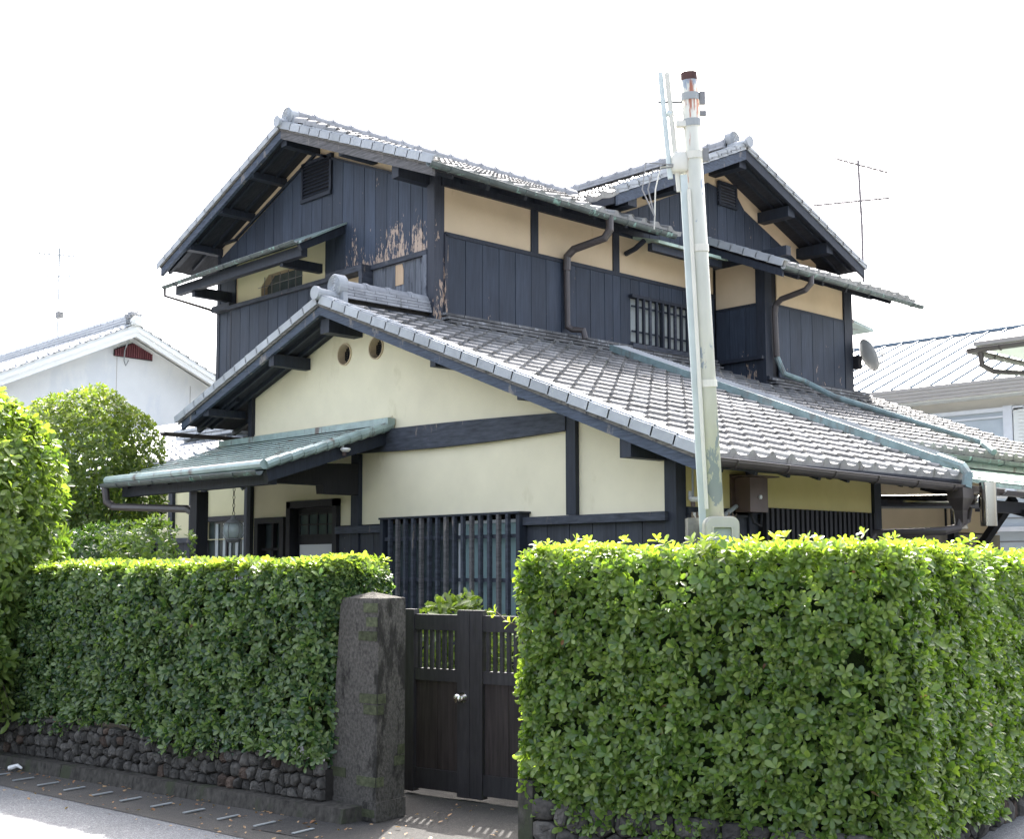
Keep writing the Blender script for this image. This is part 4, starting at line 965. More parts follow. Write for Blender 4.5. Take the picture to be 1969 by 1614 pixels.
# left wing wall behind the porch
yl = 9.0
MB().plate([(-18.9, 1.98), (-13.36, 1.98), (-13.36, 3.0), (-18.9, 3.0)], [[(-15.72, 1.99), (-14.62, 1.99), (-14.62, 2.27), (-15.72, 2.27)]], fY(yl), .1).build('plaster_wall', 'plaster_mid', H)
MB().plate([(-18.9, .2), (-13.36, .2), (-13.36, 1.979), (-18.9, 1.979)], [], fY(yl+.05), .1).build('wall_backing', 'black', H)
boards([-17.15, -16.9, -16.62, -16.34, -16.05], .3, 1.95, yl+.02, 'board_low'); B('dado_rail', (-17.2, yl-.06, 1.95), (-15.95, yl-.002, 2.02), 'timber_w', H)
for (x0, x1) in ((-16.72, -16.60), (-16.12, -15.98), (-17.30, -17.18), (-14.66, -14.56), (-15.8, -15.70)): B('post', (x0, yl-.05, .2), (x1, yl-.001, 3.0), 'timber', H)
lwn = B('sliding_window', (-15.70, yl+.035, .3), (-14.66, yl+.045, 2.27), 'glass', H)
B('frame', (-15.72, yl-.03, 2.23), (-14.64, yl-.002, 2.30), 'black', lwn)
for x in (-15.5, -15.3, -15.16, -14.98, -14.8): B('curtain_fold', (x, yl+.02, .4), (x+.07, yl+.034, 2.2), 'siding', lwn)
B('frame', (-15.2, yl+.0, .3), (-15.15, yl+.02, 2.23), 'black', lwn); B('frame', (-15.7, yl, 1.72), (-14.66, yl+.018, 1.75), 'black', lwn)
lw2 = B('sliding_window', (-18.6, yl-.07, .3), (-17.35, yl-.06, 2.5), 'glass', H)
for i in range(6): B('curtain_fold', (-18.5+i*.2, yl-.085, .4), (-18.42+i*.2, yl-.071, 2.4), 'siding', lw2)
for i in range(5): B('lattice_bar', (-18.4+i*.2, yl-.14, .3), (-18.36+i*.2, yl-.10, 2.5), 'black', lw2)
# left eave gutter of the lower gable
gutter(H, (-14.30, 7.55, 3.27), (-14.30, 9.2, 3.27), .045, 'gutter', br=2)
MB().tube([(-14.3, 8.5, 3.24), (-14.3, 8.5, 2.9), (-14.1, 8.6, 2.6)], .03, 8).build('downpipe', 'gutter_cu', H)
for y in (8.0, 8.5, 9.0): MB().bar((-14.2, y, zl(-14.2)-.13), (-13.3, y, zl(-13.3)-.13), .045, .06).build('rafter', 'timber', H)
B('wall_body', (-13.28, 8.42, 0), (-6.9, 11.3, 2.45), 'black', H)

# ---------- rear part along the side street
xr = -7.75
B('wall_body', (-10.9, 11.42, 0), (xr-.12, 16.1, 2.8), 'black', H)
MB().plate([(11.42, 2.02), (16.1, 2.02), (16.1, 2.9), (11.42, 2.9)], [], fX(xr), .1).build('plaster_wall', 'plaster_tan', H)
MB().plate([(11.42, 0), (16.1, 0), (16.1, 2.0), (11.42, 2.0)], [], fX(xr+.03), .1).build('rendered_wall', surf('brown_render', (.26, .235, .20), .1, 4, .9, .2, .1), H)
B('return_wall', (-7.7, 11.3, 0), (-6.82, 11.385, 2.5), 'timber', H)
for y in (14.70, 12.7): B('post', (xr, y, 0), (xr+.12, y+.12, 2.9), 'timber', H)
B('side_rail', (xr+.03, 12.8, 1.70), (xr+.09, 14.70, 1.76), 'timber', H)
B('white_frame', (xr+.04, 12.95, 1.0), (xr+.07, 13.0, 1.86), 'alum', H)
cr = MB().add([(-6.0, 12.55, 2.44), (-6.0, 20, 2.44), (-7.6, 20, 2.82), (-7.6, 12.55, 2.82), (-6.0, 12.55, 2.40), (-6.0, 20, 2.40), (-7.6, 20, 2.78), (-7.6, 12.55, 2.78)],
              [(0, 3, 2, 1), (4, 5, 6, 7), (0, 1, 5, 4), (1, 2, 6, 5), (2, 3, 7, 6), (3, 0, 4, 7)]).build('side_canopy', 'copper_pale', H, label='pale green sheet roof below the rear eave')
for r_ in range(5):
    for c in range(12):
        a = 12.57+c*.6+(.3 if r_ % 2 else 0); x0 = -6.0-r_*.31
        MB().add([(x0+.01, a, 2.452+r_*.0745), (x0+.01, a+.59, 2.452+r_*.0745), (x0-.31, a+.59, 2.517+r_*.0745), (x0-.31, a, 2.517+r_*.0745), (x0+.01, a, 2.443+r_*.0745), (x0+.01, a+.59, 2.443+r_*.0745)],
                 [(0, 1, 2, 3), (4, 5, 1, 0)]).build('copper_sheet', 'copper_pale', cr)
gutter(cr, (-5.95, 12.5, 2.36), (-5.95, 20, 2.33), .05, 'gutter', br=8)
B('canopy_beam', (-6.25, 12.5, 2.16), (-6.13, 20, 2.28), 'black', cr)
gutter(H, (xe2+.05, 12.4, zl(xe2)-.07), (xe2+.05, 18.3, zl(xe2)-.09), .055, 'gutter_cu', br=7)
B('upper_fascia', (xe2-.10, 12.4, 2.80), (xe2-.03, 18.3, 2.93), 'copper', H)
MB().bar((-6.25, 13.39, 2.33), (-7.35, 13.93, 1.24), .08, .08).build('brace', 'black', H)
MB().bar((-6.05, 13.35, 2.14), (-7.3, 13.35, 2.5), .07, .07).build('brace', 'black', H)

# flue pipes
fp = thing('flue_pipe', (-6.6, 12, 2.1), 'shiny stainless steel flue pipe with a vertical capped tee under the side eave', 'flue')
def open_tube(name, p, q, r, par):
    p = Vector(p); q = Vector(q); MB().tube([p, q], r, 28, cap=False).build(name, 'steel', par, smooth=True)
    MB().tube([p, p+(q-p).normalized()*.004], r*.96, 28).build('pipe_end', 'steel', par); MB().tube([q-(q-p).normalized()*.004, q], r*.96, 28).build('pipe_end', 'steel', par)
open_tube('horizontal_pipe', (-6.95, 11.75, 2.265), (-5.92, 11.96, 2.235), .072, fp)
open_tube('vertical_tee', (-5.84, 11.96, 2.42), (-5.84, 11.96, 1.99), .080, fp)
MB().tube([(-6.10, 11.923, 2.24), (-6.07, 11.929, 2.239)], .080, 24).build('pipe_collar', 'steel', fp)
fp2 = thing('flue_pipe', (-7.0, 13.2, 2.0), 'short stainless steel pipe stub hanging behind the vertical flue', 'flue')
open_tube('stub_pipe', (-6.45, 12.5, 2.2), (-6.45, 12.5, 1.99), .10, fp2)
MB().tube([(-6.45, 12.5, 2.005), (-6.45, 12.5, 1.985)], .105, 24).build('pipe_collar', 'steel', fp2)

# brown fuse box and wiring on the side wall
fb = thing('fuse_box', (-6.62, 9.1, 2.2), 'brown metal electric meter box on the yellow side wall', 'meter box')
B('box_body', (-6.68, 8.98, 2.07), (-6.52, 9.24, 2.37), 'brownbox', fb); B('box_back', (-6.70, 8.93, 2.05), (-6.68, 9.28, 2.40), 'brownbox', fb)
B('box_hood', (-6.70, 8.93, 2.375), (-6.45, 9.32, 2.385), 'brownbox', fb)
MB().tube([(-6.52, 9.12, 2.20), (-6.505, 9.12, 2.20)], .018, 12).build('box_lock', 'alum', fb)
MB().tube([(-6.66, 8.97, 2.12), (-6.64, 8.75, 2.03), (-6.64, 8.60, 2.03)], .02, 8).build('conduit', 'pipe_grey', fb)
MB().tube([(-6.62, 9.12, 2.07), (-6.60, 9.14, 1.98), (-6.60, 9.24, 1.95), (-6.62, 9.28, 2.06)], .014, 6).build('cable', 'black', fb)
cnd = thing('wall_conduit', (-6.62, 8.4, 1.9), 'grey cable pipe bending over the dark boards beside the corner post', 'conduit')
MB().tube([(-6.64, 8.62, 2.08), (-6.62, 8.50, 2.10), (-6.62, 8.42, 2.06), (-6.62, 8.40, 1.98), (-6.62, 8.40, .3)], .018, 8).build('bent_pipe', 'pipe_grey', cnd)
MB().tube([(-6.65, 8.36, 2.5), (-6.65, 8.36, 2.16)], .010, 6).build('upper_pipe', 'pipe_grey', cnd)
MB().tube([(-6.63, 8.35, 2.05), (-6.63, 8.35, .3)], .011, 6).build('thin_pipe', 'conduit_iv', cnd)
def sec_light(p, out, label):
    t = thing('security_light', p, label, 'light'); p = Vector(p); out = Vector(out)
    MB().bar(p+Vector((0, 0, .07)), p, .02, .02, (1, 0, 0)).build('bracket', 'alum', t)
    MB().lathe([(.02, .02), (.05, .015), (.055, 0), (.035, -.02), (.01, -.022)], p+out*.05, 12).build('lamp_head', 'whitepl', t)
    MB().tube([p+out*.03-Vector((0, 0, .02)), p+out*.03-Vector((0, 0, .06))], .02, 8).build('sensor', 'brownbox', t)
sec_light((-6.68, 8.36, 2.16), (1, 0, 0), 'small white security light on the right corner post')
sec_light((-10.60, 7.62, 2.80), (1, 0, 0), 'small white lamp under the edge of the copper canopy')

# hanging lantern in the porch
ln = thing('hanging_lantern', (-12.0, 7.2, 2.0), 'grey bell-shaped lantern on a chain under the porch canopy', 'lantern')
for i in range(9):
    z = 2.14+i*.043; MB().tube([(-12.0+.009*math.cos(t), 7.2+(.009*math.cos(t) if i % 2 else 0), z+.025*math.sin(t)) for t in [k*math.pi/3 for k in range(7)]], .004, 5, cap=False).build('chain_link', 'black', ln)
MB().lathe([(.045, 2.53), (.04, 2.515), (.012, 2.505)], (-12.0, 7.2, 0), 12).build('ceiling_rose', 'black', ln)
MB().lathe([(.012, 2.16), (.03, 2.14), (.035, 2.12), (.07, 2.10), (.095, 2.075), (.085, 2.07)], (-12.0, 7.2, 0), 16).build('lantern_cap', 'wire', ln)
MB().lathe([(.082, 2.07), (.105, 2.03), (.108, 1.98), (.09, 1.93), (.075, 1.915)], (-12.0, 7.2, 0), 16).build('lantern_glass', 'frost', ln, smooth=True)
MB().lathe([(.078, 1.915), (.085, 1.90), (.06, 1.875), (.02, 1.865)], (-12.0, 7.2, 0), 16).build('lantern_base', 'wire', ln)
for k in range(6):
    t = k*math.pi/3; MB().tube([(-12.0+r_*math.cos(t), 7.2+r_*math.sin(t), z) for r_, z in ((.09, 2.075), (.113, 2.03), (.116, 1.98), (.098, 1.93), (.082, 1.905))], .004, 5).build('lantern_rib', 'wire', ln)

# ================================================================== NEIGHBOURS
nb = thing('neighbour_house', (-27, 12, 0), 'white rendered neighbour house with a grey tiled gable at left', 'house')
def zn(y): return 6.60-.47*abs(y-12.05)
xn = -24.0
MB().plate([(5, 0), (18.5, 0), (18.5, zn(18.5)-.1), (12.05, zn(12.05)-.1), (5, zn(5)-.1)], [], fX(xn-.55), 7.5).build('gable_wall', 'nb_wall', nb)
for y in (9.35, 11.9, 13.6): B('wall_joint', (xn-.552, y, 2), (xn-.546, y+.012, zn(y)-.35), 'nb_fascia', nb)
for (a, b) in ((5, 12.05), (12.0501, 19)):
    o = MB().add([(xn, a, zn(a)), (xn, b, zn(b)), (xn-9, b, zn(b)), (xn-9, a, zn(a)), (xn, a, zn(a)-.06), (xn, b, zn(b)-.06), (xn-9, b, zn(b)-.06), (xn-9, a, zn(a)-.06)],
                 [(0, 1, 2, 3), (7, 6, 5, 4), (0, 4, 5, 1), (1, 5, 6, 2), (2, 6, 7, 3), (3, 7, 4, 0)]).build('roof', 'nb_trim', nb)
    barge(nb, zn, (a, b), xn-.06, .06, .20, .07, 'nb_trim', ax=1); barge(nb, zn, (a, b), xn+.012, .06, .09, .02, 'nb_trim', ax=1)
    upn = Vector((0, 1 if a < 12 else -1, .47)).normalized()
    tile_field(o, (xn-9 if a < 12 else xn-9, a if a < 12 else b, zn(a if a < 12 else b)), (1, 0, 0), upn, 34, 33, None, mat='nb_tile', seed=30)
rn = B('ridge_board', (xn-9, 11.95, 6.58), (xn-.1, 12.15, 6.6), 'nb_trim', nb)
mbx = MB()
for c in range(3): mbx.box((xn-9, 11.93, 6.60+c*.05), (xn-.25, 12.17, 6.64+c*.05))
mbx.build('ridge_courses', 'nb_tile', rn)
for i in range(29): MB().tube([(xn-.3-i*.3, 12.05, 6.78), (xn-.57-i*.3, 12.05, 6.78)], .085, 8).build('ridge_cap_tile', 'nb_tile', rn)
md = MB()
for i in range(7): md.lathe([(.0, -.06), (.07, -.03), (.08, .03), (.03, .07)], (xn-.25+random.uniform(-.12, .12), 12.05+random.uniform(-.16, .16), 6.80+random.uniform(-.08, .14)), 8)
md.build('ridge_ornament', 'noshi', nb); MB().lathe([(.10, -.1), (.12, 0), (.10, .1)], (xn, 12.05, 6.66), 10, 'X').build('ridge_end_tile', 'nb_trim', nb)
vt = MB().plate([(11.82, 5.98), (12.68, 5.96), (12.68, 6.09), (12.22, 6.30), (11.82, 6.12)], [], fX(xn-.50), .03).build('gable_vent', 'black', nb, label='maroon slatted vent under the white gable')
for i in range(17):
    y = 11.83+i*.050; B('vent_slat', (xn-.498, y, 5.98), (xn-.465, y+.032, 6.09+.19*max(0, 1-abs(y-12.22)/.43)), 'maroon', vt)
MB().tube([(xn+.02, 11.95, 6.42), (xn-.4, 12.0, 6.1), (xn-.52, 12.05, 5.90), (xn-.52, 12.09, 5.80), (xn-.52, 12.15, 5.92)], .012, 5).build('cable', 'pipe_grey', nb)
wr = deck('lower_roof', [(-23.4, 9.0, 3.12), (-16.25, 9.0, 3.12), (-16.25, 12.2, 4.42), (-23.4, 12.2, 4.42)], parent=nb, mat='nb_trim')
tile_field(wr, (-23.4, 9.0, 3.15), (1, 0, 0), Vector((0, 1, .40)).normalized(), 27, 14, None, mat='nb_tile', seed=31)
mr = MB(); rg = random.Random(3)
for c in range(3):
    for i in range(9):
        x0 = -18.3+i*.28+(.14 if c % 2 else 0); mr.box((x0, 9.9-.02*c, 3.62+c*.055), (x0+.27, 10.15-.02*c, 3.665+c*.055))
mr.build('lower_ridge', 'nb_tile', nb)
# right neighbour, metal roof
nr = thing('neighbour_house', (-12, 26, 0), 'cream neighbour house with a pale ribbed metal roof at right', 'house')
B('wall', (-19, 24, 0), (-3, 29, 5.1), 'nb_cream', nr)
for x in (-16.2, -13.3, -10.9, -8.4): B('wall_joint', (x, 23.994, 1), (x+.015, 24, 4.9), 'nb_fascia', nr)
mt_ = MB().add([(-19.3, 23.5, 5.22), (-2.5, 23.5, 5.22), (-2.5, 28, 7.02), (-19.3, 28, 7.02), (-19.3, 23.5, 5.17), (-2.5, 23.5, 5.17), (-2.5, 28, 6.97), (-19.3, 28, 6.97)],
               [(0, 3, 2, 1), (4, 5, 6, 7), (0, 1, 5, 4), (1, 2, 6, 5), (2, 3, 7, 6), (3, 0, 4, 7)]).build('roof', 'nb_metal', nr)
for i in range(38): MB().bar((-19.2+i*.44, 23.5, 5.235), (-19.2+i*.44, 28, 7.035), .03, .045).build('roof_seam', 'seam', mt_)
MB().bar((-19.3, 28, 7.04), (-2.5, 28, 7.04), .14, .06).build('ridge_cap', 'seam', mt_)
for k in range(4): B('fascia', (-19.3, 23.46-.012*k, 4.93+.07*k), (-2.5, 23.52, 4.998+.07*k), 'nb_fascia', nr)
B('soffit', (-19.3, 23.52, 4.90), (-2.5, 24, 4.93), 'nb_trim', nr)
wn = B('window', (-13.6, 23.97, 3.2), (-11.0, 23.99, 4.62), 'siding', nr, label='white framed window beside a shutter box')
for (a, b) in (((-13.7, 23.9, 4.62), (-10.9, 23.99, 4.70)), ((-11.3, 23.88, 3), (-11.12, 23.99, 4.72)), ((-13.0, 23.93, 4.50), (-11.3, 23.97, 4.54))): B('frame', a, b, 'alum', wn)
sb = B('shutter_box', (-11.1, 23.9, 3.2), (-9.8, 23.99, 4.66), 'nb_trim', nr)
for i in range(20): B('shutter_slat', (-11.0, 23.88, 3.25+i*.07), (-9.85, 23.9, 3.30+i*.07), 'nb_trim', sb)
sd2 = B('siding_wall', (-12.5, 21.0, 0), (-7.2, 21.1, 2.75), 'siding', nr)
for z in (2.0, 2.4, 1.6): B('siding_joint', (-12.5, 20.99, z), (-7.2, 21.0, z+.02), 'wire', sd2)
B('window_rail', (-11.4, 20.9, 2.18), (-7.3, 20.98, 2.26), 'alum', sd2)
# eave of a nearer house at the right edge
ne = thing('neighbour_house', (-5.5, 17, 0), 'corner of a house eave with beige soffit and brown gutter at the right edge', 'house')
MB().add([(-7.1, 14.3, 4.22), (-4.0, 14.3, 4.22), (-4.0, 19, 4.22), (-7.1, 19, 4.22), (-7.1, 14.3, 4.27), (-4.0, 14.3, 4.27), (-4.0, 16.6, 5.2), (-5.4, 16.6, 5.2)],
         [(0, 1, 2, 3), (4, 5, 6, 7), (0, 4, 5, 1), (0, 3, 7, 4), (3, 2, 6, 7), (1, 5, 6, 2)]).build('hip_roof', 'nb_fascia', ne)
B('soffit', (-7.05, 14.35, 4.19), (-4, 19, 4.215), 'nb_trim', ne)
B('wall', (-6.2, 15.3, 0), (-4, 19, 4.19), 'nb_cream', ne)
gutter(ne, (-7.14, 14.26, 4.18), (-4, 14.26, 4.18), .05, 'gutter', br=4); gutter(ne, (-7.14, 14.26, 4.18), (-7.14, 19, 4.18), .05, 'gutter', br=4)
MB().tube([(-7.0, 14.28, 4.14), (-7.0, 14.3, 3.98), (-6.9, 14.4, 3.90), (-6.3, 15.1, 3.86), (-6.3, 15.2, 3.5)], .035, 8).build('downpipe', 'gutter', ne)

# ================================================================== AERIALS
an = thing('tv_antenna', (-11.2, 17.3, 6.4), 'rusty roof aerial with two comb beams beyond the right gable', 'antenna')
c0 = Vector((-11.3, 18.9, 0))
MB().tube([c0+Vector((0, 0, 6.3)), c0+Vector((0, 0, 7.4)), c0+Vector((-.04, 0, 8.55))], .022, 6).build('mast', 'antenna', an)
vx = Vector(r2).normalized()
def yagi(par, c, L0, L1, d, n, el, up=(0, 0, 1), mat='antenna'):
    c = Vector(c); d = Vector(d).normalized(); u_ = Vector(up)
    MB().tube([c-d*L0, c+d*L1], .019, 5).build('boom', mat, par)
    for i in range(n):
        p = c-d*L0+d*((L0+L1)*(i+.3)/n); MB().tube([p-u_*el, p+u_*el], .011, 4).build('element', mat, par)
side = Vector((.69, .73, 0))
yagi(an, c0+Vector((-.04, 0, 8.47)), .42, .52, side+Vector((0, 0, -.28)), 9, .16, up=Vector((-.62, .58, .52)))
yagi(an, c0+Vector((-.02, 0, 7.83)), .80, .50, side+Vector((0, 0, .10)), 11, .20, up=Vector((-.62, .58, .52)))
p_ = c0+Vector((-.04, 0, 8.47))-side*.42+Vector((0, 0, .10)); MB().tube([p_+Vector((0, 0, -.3)), p_+Vector((0, 0, .25))], .01, 5).build('element', 'antenna', an)
MB().tube([c0+side*.46+Vector((0, 0, 8.1)), c0+side*.50+Vector((0, 0, 7.88)), c0+side*.47+Vector((0, 0, 7.68))], .008, 5).build('reflector', 'antenna', an)
MB().tube([c0-side*.3+Vector((0, 0, 7.78)), c0-side*.3+Vector((0, 0, 7.62)), c0+side*.32+Vector((0, 0, 7.66)), c0+side*.32+Vector((0, 0, 7.9))], .008, 5).build('boom_stay', 'antenna', an)
a2 = thing('tv_antenna', (-27.85, 12.05, 6.8), 'faint grey aerial mast with a small dish on the left neighbour roof', 'antenna')
c1 = Vector((-27.85, 12.05, 0))
MB().tube([c1+Vector((0, 0, 6.7)), c1+Vector((0, 0, 8.95))], .018, 6).build('mast', 'pipe_grey', a2)
yagi(a2, c1+Vector((0, 0, 8.75)), .5, .4, side+Vector((0, 0, -.1)), 8, .16, up=(0, 0, 1), mat='pipe_grey'); yagi(a2, c1+Vector((0, 0, 8.25)), .3, .45, side, 6, .12, up=(0, 0, 1), mat='pipe_grey')
def dish(parent, c, axis, r, mat='dishw'):
    c = Vector(c); ax = Vector(axis).normalized(); s_ = ax.cross(Vector((0, 0, 1))).normalized(); u_ = s_.cross(ax); vs = []; fs = []; n = 24; K = 5
    for sgn in (0, 1):
        for i in range(K+1):
            rr = r*i/K
            for k in range(n):
                t = 2*math.pi*k/n; vs.append(c+s_*math.cos(t)*rr*.9+u_*math.sin(t)*rr+ax*(.35*rr*rr/r-.012*sgn))
    for sgn in (0, 1):
        b = sgn*(K+1)*n
        for i in range(K):
            for k in range(n): fs.append((b+i*n+k, b+i*n+(k+1) % n, b+(i+1)*n+(k+1) % n, b+(i+1)*n+k))
    for k in range(n): fs.append((K*n+k, K*n+(k+1) % n, (K+1)*n+K*n+(k+1) % n, (K+1)*n+K*n+k))
    MB().add(vs, fs).build('reflector', mat, parent, smooth=True)
    f_ = c+ax*r*1.2-u_*r*.25
    MB().tube([c-u_*r*.95, c-u_*r*.9+ax*r*.5, f_], .010, 6).build('feed_arm', 'wire', parent)
    MB().tube([f_, f_-ax*.07+u_*.03], .025, 8).build('feed_horn', 'whitepl', parent)
sdish = thing('satellite_dish', (-10.1, 16.75, 4.7), 'grey satellite dish fixed to the dark corner of the upper bay', 'satellite dish')
dish(sdish, (-10.05, 16.78, 4.73), (.52, .80, .42), .26)
B('mount', (-10.18, 16.66, 4.55), (-10.08, 16.76, 4.75), 'black', sdish)
dd_ = thing('satellite_dish', (-27.7, 12.2, 7.3), 'white dish on the mast above the left neighbour roof ridge', 'satellite dish')
dish(dd_, (-27.7, 12.25, 7.35), (.75, .55, .35), .36, 'whitepl'); B('mount', (-27.88, 12.0, 7.28), (-27.72, 12.12, 7.42), 'wire', dd_)

# ================================================================== GATE PILLAR, GATE
gp = thing('gate_pillar', (-6.75, 5.2, 0), 'weathered grey concrete gate pillar with scattered mossy brick faces', 'pillar')
pc = [(-6.95, 4.905), (-6.50, 4.95), (-6.555, 5.225), (-7.0, 5.17)]
pT = [(-6.86, 4.93), (-6.50, 4.97), (-6.55, 5.225), (-6.90, 5.19)]
cx_ = sum(p[0] for p in pc)/4; cy_ = sum(p[1] for p in pc)/4
def ring(z, s):
    t = min(1, z/1.40); q = [(a[0]*(1-t)+b[0]*t, a[1]*(1-t)+b[1]*t) for a, b in zip(pc, pT)]
    return [(cx_+(p[0]-cx_)*s, cy_+(p[1]-cy_)*s, z) for p in q]
vs = ring(0, 1.04)+ring(.12, 1.03)+ring(.121, 1.0)+ring(1.36, 1.0)+ring(1.40, .985)+[(cx_+.06, cy_, 1.44)]
fs = [(r_*4+k, r_*4+(k+1) % 4, r_*4+4+(k+1) % 4, r_*4+4+k) for r_ in range(4) for k in range(4)]+[(16+k, 16+(k+1) % 4, 20) for k in range(4)]+[(0, 1, 2, 3)]
MB().add(vs, fs).build('pillar_body', 'pillar', gp)
def on_face(i, j, u_, z):
    t = z/1.4; a = Vector((*pc[i], 0)).lerp(Vector((*pT[i], 0)), t); b = Vector((*pc[j], 0)).lerp(Vector((*pT[j], 0)), t)
    p = a.lerp(b, u_); p.z = z; return p
for (fi, fj, u0, u1, z0) in ((0, 1, .62, .97, 1.31), (0, 1, .70, .97, 1.22), (0, 1, .52, .97, 1.13), (0, 1, .60, .99, .735), (1, 2, .01, .28, .735), (0, 1, .70, .99, .665), (1, 2, .01, .22, .665),
                            (1, 2, .74, .98, .40), (1, 2, .62, .98, .33), (0, 1, .60, .99, .215), (1, 2, .01, .25, .215), (0, 1, .02, .35, .25), (1, 2, .70, .98, .06), (0, 1, .50, .99, .015), (1, 2, .01, .35, .015)):
    a = on_face(fi, fj, u0, z0); b = on_face(fi, fj, u1, z0); d = (b-a).normalized(); n_ = Vector((d.y, -d.x, 0)); h_ = Vector((0, 0, .06))
    MB().obox(a-n_*.03, b-a, n_*.035, h_).build('brick', 'mossbrick', gp)

def gate_leaf(x0, x1, wide, label, knob):
    """leaf seen face on, running along the gate line"""
    G0 = Vector((-7.235, 5.80, 0)); gd = Vector((1, .19, 0)).normalized(); gn = Vector((gd.y, -gd.x, 0))
    t = thing('gate_leaf', G0+gd*(x0+x1)/2, label, 'gate', 'pair of dark wooden gate leaves')
    def gb(name, a, b, z0, z1, f0, f1, mat):
        return MB().obox(G0+gd*a+gn*f0+Vector((0, 0, z0)), gd*(b-a), gn*(f1-f0), (0, 0, z1-z0)).build(name, mat, t)
    w0, w1 = wide
    gb('stile', x0, x0+w0, .02 if w0 > .08 else .02, 1.30, 0, .06, 'gatef'); gb('stile', x1-w1, x1, .02, 1.30, 0, .06, 'gatef')
    a, b = x0+w0, x1-w1
    gb('rail', a, b, 1.155, 1.265, .006, .05, 'gatef'); gb('rail', a, b, .80, .885, .006, .05, 'gatef'); gb('rail', a, b, .045, .185, .006, .05, 'gatef')
    n = max(3, round((b-a)/.058))
    for i in range(n): c = a+(b-a)*(i+.5)/n; gb('gate_bar', c-.013, c+.013, .885, 1.155, .014, .036, 'gatef')
    m_ = (a+b)/2
    for (p, q) in ((a, m_-.0025), (m_+.0025, b)): gb('board', p, q, .185, .80, .016, .03, 'gatew')
    if knob:
        c = G0+gd*(x1-w1*.45)+gn*.06+Vector((0, 0, .70)); ax = gn
        MB().tube([c, c+ax*.012], .036, 16).build('knob_rose', 'knob', t)
        kb_ = MB().tube([c+ax*.012, c+ax*.035, c+ax*.04, c+ax*.065, c+ax*.075], .016, 16, r_end=.03).build('knob', 'knob', t, smooth=True)
gate_leaf(0, .60, (.10, .105), 'left dark brown gate leaf with a round steel knob next to the pillar', True)
gate_leaf(.604, 1.22, (.11, .10), 'right dark brown gate leaf half hidden by the big hedge', False)

# ================================================================== UTILITY POLE, METER
up_ = thing('utility_pole', (-4.85, 6.30, 0), 'leaning cream-painted steel pole with flaking paint and a rusty top', 'pole')
pb, pt = Vector((-4.812, 6.275, 1.6)), Vector((-4.745, 5.985, 4.63))
pd = (pt-pb).normalized()
MB().tube([pb, pt-pd*.05], .060, 20, r_end=.053).build('pole_shaft', 'pole', up_, smooth=True)
MB().tube([pt-pd*.05, pt], .051, 20, r_end=.050).build('rusty_cap', 'rust', up_)
sv = Vector((-.687, -.727, 0))    # to the left as seen from the street
side_off = sv*.078
def pp(z): return pb+pd*((z-1.6)/pd.z)
MB().bar(pp(1.62)+sv*.070, pp(4.0)+sv*.068, .045, .045, (0.7, -.7, 0)).build('cable_cover', 'conduit_cu', up_)
MB().tube([pp(1.95)+sv*.045+Vector((.04, -.05, 0)), pp(3.9)+sv*.04+Vector((.03, -.04, 0))], .012, 6).build('cable', 'conduit_iv', up_)
for z, mt2 in ((2.72, 'conduit_iv'), (3.55, 'conduit_iv'), (4.12, 'conduit_iv'), (4.48, 'pipe_grey'), (4.32, 'pipe_grey')):
    MB().tube([pp(z-.022), pp(z+.022)], .0705-.0045*(z-1.6), 18).build('clamp_band', mt2, up_)
for z in (4.47, 4.12): MB().obox(pp(z)-sv*.055+Vector((0, 0, -.04)), -sv*.035, (.02, -.02, 0), (0, 0, .08)).build('clamp_lug', 'wire', up_)
MB().obox(pp(4.36)-sv*.05, -sv*.04, (.02, -.02, 0), (0, 0, .03)).build('bracket', 'wire', up_)
MB().obox(pp(4.29)+sv*.03, sv*.07, (.03, -.03, 0), (0, 0, .035)).build('bracket', 'conduit_iv', up_)
MB().tube([pp(4.38)+sv*.04, pp(4.395)+sv*.09, pp(4.38)+sv*.125, pp(4.365)+sv*.09], .005, 5).build('wire_eye', 'wire', up_)
wh = pp(4.08)+sv*.085
MB().lathe([(.02, .07), (.045, .055), (.058, .02), (.055, -.05), (.045, -.065)], wh, 16).build('weather_head', 'conduit_iv', up_, smooth=True)
for k, (a, b) in enumerate(((.06, .0), (.11, -.02), (.15, .03))):
    MB().tube([wh+Vector((.02, -.03, -.03)), wh+sv*(.06+a)+Vector((0, 0, -.03+b)), wh+sv*(.10+a*.9)+Vector((0, 0, -.17)), wh+sv*(.16)+Vector((0, 0, -.34)), wh+sv*.165+Vector((0, 0, -.42))], .0045, 5).build('service_wire', 'wire' if k else 'conduit_iv', up_)
# the two service conduits beside the head of the pole
sc_ = thing('service_conduit', pp(4.3)+sv*.16, 'pale blue and ivory cable guards hanging side by side left of the pole head', 'conduit')
top = pp(4.63); 
MB().tube([top+sv*.175, pp(4.35)+sv*.165, pp(3.98)+sv*.15], .017, 10).build('blue_guard', 'conduit_cu', sc_)
MB().tube([top+sv*.135, pp(4.35)+sv*.122, pp(3.90)+sv*.10], .017, 10).build('ivory_guard', 'conduit_iv', sc_)
MB().tube([pp(4.45)+sv*.20, pp(4.45)+sv*.05], .008, 6).build('tie_bolt', 'wire', sc_)
MB().tube([pp(4.38)+sv*.148, pp(4.38)+sv*.12], .020, 8).build('tie_band', 'conduit_cu', sc_)
